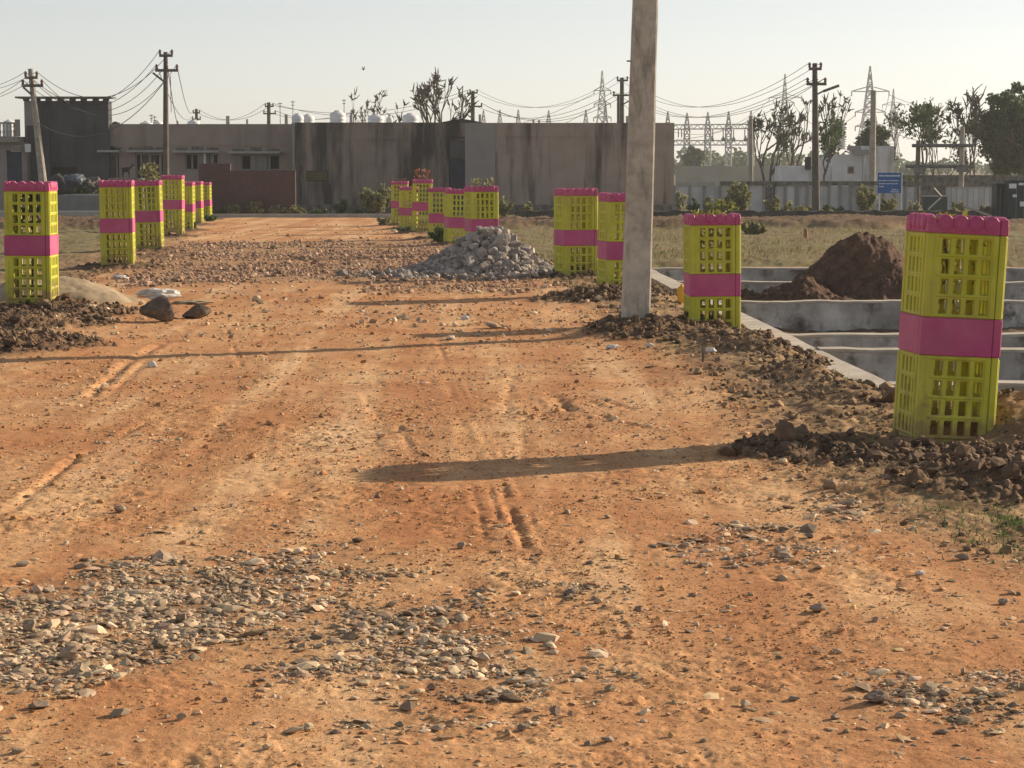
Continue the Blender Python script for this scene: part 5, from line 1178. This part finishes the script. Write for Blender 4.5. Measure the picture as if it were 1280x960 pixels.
sapling('row2', ML_dry, .33, 130, 'pale sapling sticking out of the second overlapping guard', .10, .06)
sapling('flower', ML_red, .26, 70, 'reddish flowering plant rising out of the guard behind the rubble', .14, .07)
sapling('end', ML_red, .08, 40, 'small reddish plant in the last guard behind the rubble', .12, .06)
sapling('pile', ML_dry, .12, 160, 'sparse dry sapling inside the guard behind the rubble pile', .16, .05)
# grass on the verge and in the field
def blades(rg, pts, h, w=.006):
    n = len(pts); a = rg.uniform(0, 6.28, n); hh_ = h * rg.uniform(.5, 1.3, n); l = rg.normal(0, .45, (n, 2)) * hh_[:, None]
    z = gz(pts[:, 0], pts[:, 1]); b0 = np.stack([pts[:, 0] - np.cos(a) * w, pts[:, 1] - np.sin(a) * w, z - .01], 1); b1 = np.stack([pts[:, 0] + np.cos(a) * w, pts[:, 1] + np.sin(a) * w, z - .01], 1)
    m = np.stack([pts[:, 0] + l[:, 0] * .4, pts[:, 1] + l[:, 1] * .4, z + hh_ * .65], 1); t = np.stack([pts[:, 0] + l[:, 0], pts[:, 1] + l[:, 1], z + hh_], 1)
    dv = np.stack([np.cos(a) * w * .6, np.sin(a) * w * .6, 0 * a], 1)
    v = np.stack([b0, b1, m + dv, t, m - dv], 1); f = np.arange(n * 5).reshape(n, 5); return v.reshape(-1, 3), f
rg = np.random.default_rng(77); pts = []
for px, py, rx, ry, n in [(1270, 656, .10, .2, 200), (1245, 640, .2, .3, 40), (1062, 460, .12, .4, 200), (985, 452, .2, .4, 80), (1150, 640, .3, .5, 60), (1200, 650, .3, .6, 90), (1255, 690, .2, .5, 90), (1240, 665, .25, .4, 120), (830, 437, .25, .5, 60)]:
    x, y = gp(px, py); pts.append(np.stack([rg.normal(x, rx / 1.6, n), rg.normal(y, ry / 1.6, n)], 1))
v, f = blades(rg, np.concatenate(pts), .026, .003); tag(link_mesh('verge_grass', v, f, ML_grass), kind='stuff')
q = scatter(rg, 5000, -12, 13, 34, 64, lambda x, y: ((x > XR(y) + .8) & (y > 38) & (y < 61)) * np.clip(.3 + fbm(x, y, 2.2, 3, 71), 0, 1))
v, f = blades(rg, q, .10, .010); tag(link_mesh('dry_grass', v, f, ML_straw), kind='stuff')
q = scatter(rg, 7000, -30, 40, 98, 150, lambda x, y: (x > 2) * np.clip(.4 + fbm(x, y, 5, 3, 72), 0, 1))
v, f = blades(rg, q, .55, .05); tag(link_mesh('field_grass', v, f, ML_straw), kind='stuff')

# ------------------------------------------------------------------ trees
def grow(mb, tips, rg, p, dirv, length, rad, depth, spread=.55, up=.35, knob=0.0):
    n = 4; pts = [p]; d = Vector(dirv).normalized(); rads = [rad]
    for i in range(n):
        d = (d + Vector(rg.normal(0, .16, 3)) + Vector((0, 0, up * .22))).normalized(); p = p + d * (length / n); pts.append(p); rads.append(rad * (1 - .26 * (i + 1) / n))
    if depth == 0: rads[-1] = rad * 1.35; rads[-2] = rad * .9
    mb.tube(pts, rads, 6)
    if depth == 0: tips.append((p, d)); return
    k = rg.integers(2, 4)
    for j in range(k):
        ax = Vector(rg.normal(0, 1, 3)); ax = (ax - d * ax.dot(d)).normalized(); nd = (d + ax * spread * rg.uniform(.6, 1.3)).normalized()
        grow(mb, tips, rg, pts[-1] if j < 2 else pts[-2], nd, length * rg.uniform(.62, .9), rads[-1] * (.92 if j == 0 else .8), depth - 1, spread, up, knob)
def tree(label, px, pyt, d, wpx, leaf=None, nleaf=0, ls=.12, depth=3, trunk=.35, r=.12, seed=1, stems=1, group=None, spread=.55, up=.35, twigs=6, name='bare_tree'):
    rg = np.random.default_rng(seed); t = at(px, pyt, d); z0 = -.3; h = t.z - z0; root = thing(name, label, 'tree', (t.x, d, z0), 0, group)
    mb = MB(); tips = []
    for s_ in range(stems):
        b0 = Vector((t.x + (rg.uniform(-.3, .3) if stems > 1 else 0), d + (rg.uniform(-.3, .3) if stems > 1 else 0), z0))
        grow(mb, tips, rg, b0, (rg.normal(0, .12), rg.normal(0, .1), 1), h * trunk, r, depth, spread, up, .6)
    V = np.array(mb.v); top = V[:, 2].max(); V[:, 2] = z0 + (V[:, 2] - z0) * h / (top - z0); wd = V[:, 0].max() - V[:, 0].min(); kx = (wpx / (2600 / d)) / wd; sc = min(kx, 1.6)
    mid = (V[:, 0].max() + V[:, 0].min()) / 2
    f_ = np.clip((V[:, 2] - z0) / (h * .5), 0, 1); V[:, 0] = t.x + (V[:, 0] - t.x) * sc - (mid - t.x) * sc * f_; mb.v = [tuple(q) for q in V]
    tp = np.array([[*p] for p, _ in tips]); tp[:, 2] = z0 + (tp[:, 2] - z0) * h / (top - z0); f2 = np.clip((tp[:, 2] - z0) / (h * .5), 0, 1); tp[:, 0] = t.x + (tp[:, 0] - t.x) * sc - (mid - t.x) * sc * f2
    tw = mb
    for (p, dd), q in zip(tips, tp):
        for _ in range(min(twigs, 3) + int(rg.integers(0, 3))):
            e = Vector(q) + (dd * .5 + Vector(rg.normal(0, .5, 3)) + Vector((0, 0, .35))) * rg.uniform(.12, .36); tw.tube([q, (Vector(q) + e) / 2 + Vector(rg.normal(0, .02, 3)), e], [.04, .03, .015], 4)
    mb.build('trunk', M_bark, root)
    if leaf:
        c = tp[rg.integers(0, len(tp), nleaf)] + rg.normal(0, 1, (nleaf, 3)) * np.array([.20, .20, .17]); v, f = leaf_cloud(rg, c, ls, 1.6); link_mesh('crown', v, f, leaf, root)
    return root
TG = 'pollarded trees beyond the walls'
tree('small bare pollarded tree behind the roof, thinner of the twin pair', 449, 119, 138, 18, depth=3, r=.15, seed=3, group=TG, trunk=.45, stems=2); tree('bare pollarded tree behind the roof, taller of the twin pair', 468, 114, 139, 24, depth=3, r=.15, seed=5, group=TG, trunk=.4, stems=2)
tree('large bare pollarded tree rising over the stained roof', 554, 95, 108, 74, depth=4, r=.17, seed=8, group=TG, trunk=.30, spread=.55, stems=3); tree('short bare branch cluster beside the large tree over the roof', 500, 130, 110, 22, depth=3, r=.12, seed=9, group=TG, trunk=.6)
tree('sprawling pollarded tree leaning toward the substation, with dark leaf tufts', 963, 140, 116, 46, ML_dk, 260, .13, 4, .3, .16, 12, 2, TG, .7); tree('tangled pollarded tree between the gantry and the lamp pole', 992, 128, 117, 50, None, 0, .1, 4, .3, .15, 14, 2, TG, .5, .6)
tree('tall pollarded tree just past the lamp pole with thin upright limbs', 1040, 120, 114, 40, None, 0, .1, 3, .45, .13, 17, 2, TG, .4, .7); tree('green leafed pollarded tree in front of the white hut', 1036, 150, 104, 34, ML_grn, 700, .12, 3, .38, .12, 18, 1, TG, .6)
tree('slim bare tree beside the white hut tall block', 1121, 132, 122, 24, ML_dk, 120, .12, 3, .5, .10, 21, 1, TG, .4, .6)
tree('dark rounded pollarded tree beside the transformer frame', 1146, 134, 106, 42, ML_dk, 800, .13, 4, .35, .15, 23, 1, TG, .6); tree('pollarded tree with thin twin stems behind the transformer frame', 1168, 138, 108, 26, ML_dk, 130, .12, 3, .5, .10, 25, 2, TG, .45, .6); tree('short bushy tree among the twin stemmed ones', 1180, 158, 110, 24, ML_dk, 260, .12, 3, .5, .09, 27, 2, TG, .5)
tree('half leafy pollarded tree with pale stem at the frame post', 1200, 126, 104, 32, ML_dk, 240, .12, 4, .4, .13, 29, 1, TG, .5, .5); tree('tallest bare forked tree next to the big leafy tree', 1219, 118, 105, 26, None, 0, .1, 3, .5, .13, 31, 2, TG, .35, .8)
def leafy(label, px, pyt, d, wpx, n, ls, leaf, seed, low=.25, r=.2):
    rg = np.random.default_rng(seed); t = at(px, pyt, d); z0 = -.3; h = t.z - z0; w = wpx / (2600 / d) / 2; root = thing('leafy_tree', label, 'tree', (t.x, d, z0), 0, None)
    mb = MB(); tips = []
    for s_ in range(2): grow(mb, tips, rg, Vector((t.x + rg.uniform(-.25, .25), d, z0)), (rg.normal(0, .15), rg.normal(0, .1), 1), h * .28, r, 3, .6, .3)
    mb.build('trunk', M_bark, root)
    ncl = 110; C = []
    for k in range(ncl):
        u = rg.normal(size=3); u /= np.linalg.norm(u); rad = rg.uniform(.15, 1.0) ** .5 * rg.uniform(.85, 1.08)
        c = np.array([t.x + u[0] * w * rad * .92, d + u[1] * w * .8 * rad, z0 + h * (low + (1 - low) * (.5 + .5 * u[2] * rad * .95))]); s_ = rg.uniform(.16, .42) * w * .5
        m = int(n / ncl); q = np.clip(rg.normal(size=(m, 3)), -2.1, 2.1); C.append(c + q * s_ * .72 * np.array([1.15, 1.1, .8]))
    v, f = leaf_cloud(rg, np.concatenate(C), ls, 1.5); link_mesh('crown', v, f, leaf, root)
leafy('big dense dark green tree at the frame edge beyond the wall', 1268, 106, 104, 92, 14000, .15, ML_dk, 41, .22, .24); leafy('dense dark green tree showing above the white hut', 1092, 148, 124, 42, 3600, .15, ML_dk, 43, .4, .16)
leafy('low dark green tree in the haze beside the gantry foot', 868, 184, 250, 30, 800, .5, ML_dk, 47, .3, .2)
# far wood on the horizon
rg = np.random.default_rng(91); C = []
for k in range(260):
    x = rg.uniform(-150, 210); y = rg.uniform(330, 430); hh_ = rg.uniform(2.2, 4.6) * (1.25 if rg.random() < .12 else 1); w = rg.uniform(2, 4.5); m = 70
    u = rg.normal(size=(m, 3)); u /= np.linalg.norm(u, axis=1)[:, None]; C.append(np.array([x, y, hh_ * .5 - .3]) + u * rg.random((m, 1)) ** .4 * np.array([w, w, hh_ * .5]))
v, f = leaf_cloud(rg, np.concatenate(C), .9, 1.4); tag(link_mesh('treeline', v, f, ML_dk), kind='stuff')
flush()
# ------------------------------------------------------------------ the air
hm = bpy.data.materials.new('haze_air'); hm.use_nodes = True; nt = hm.node_tree; nt.nodes.clear()
pv = N(nt, 'ShaderNodeVolumePrincipled'); pv.inputs['Color'].default_value = (.86, .89, .92, 1); pv.inputs['Density'].default_value = 0.0005; pv.inputs['Anisotropy'].default_value = 0.3
mo = N(nt, 'ShaderNodeOutputMaterial'); nt.links.new(pv.outputs[0], mo.inputs['Volume'])
hz = MB().bounds(-2600, 2600, -320, 1620, -2.0, 40).build('haze', hm); tag(hz, kind='stuff')
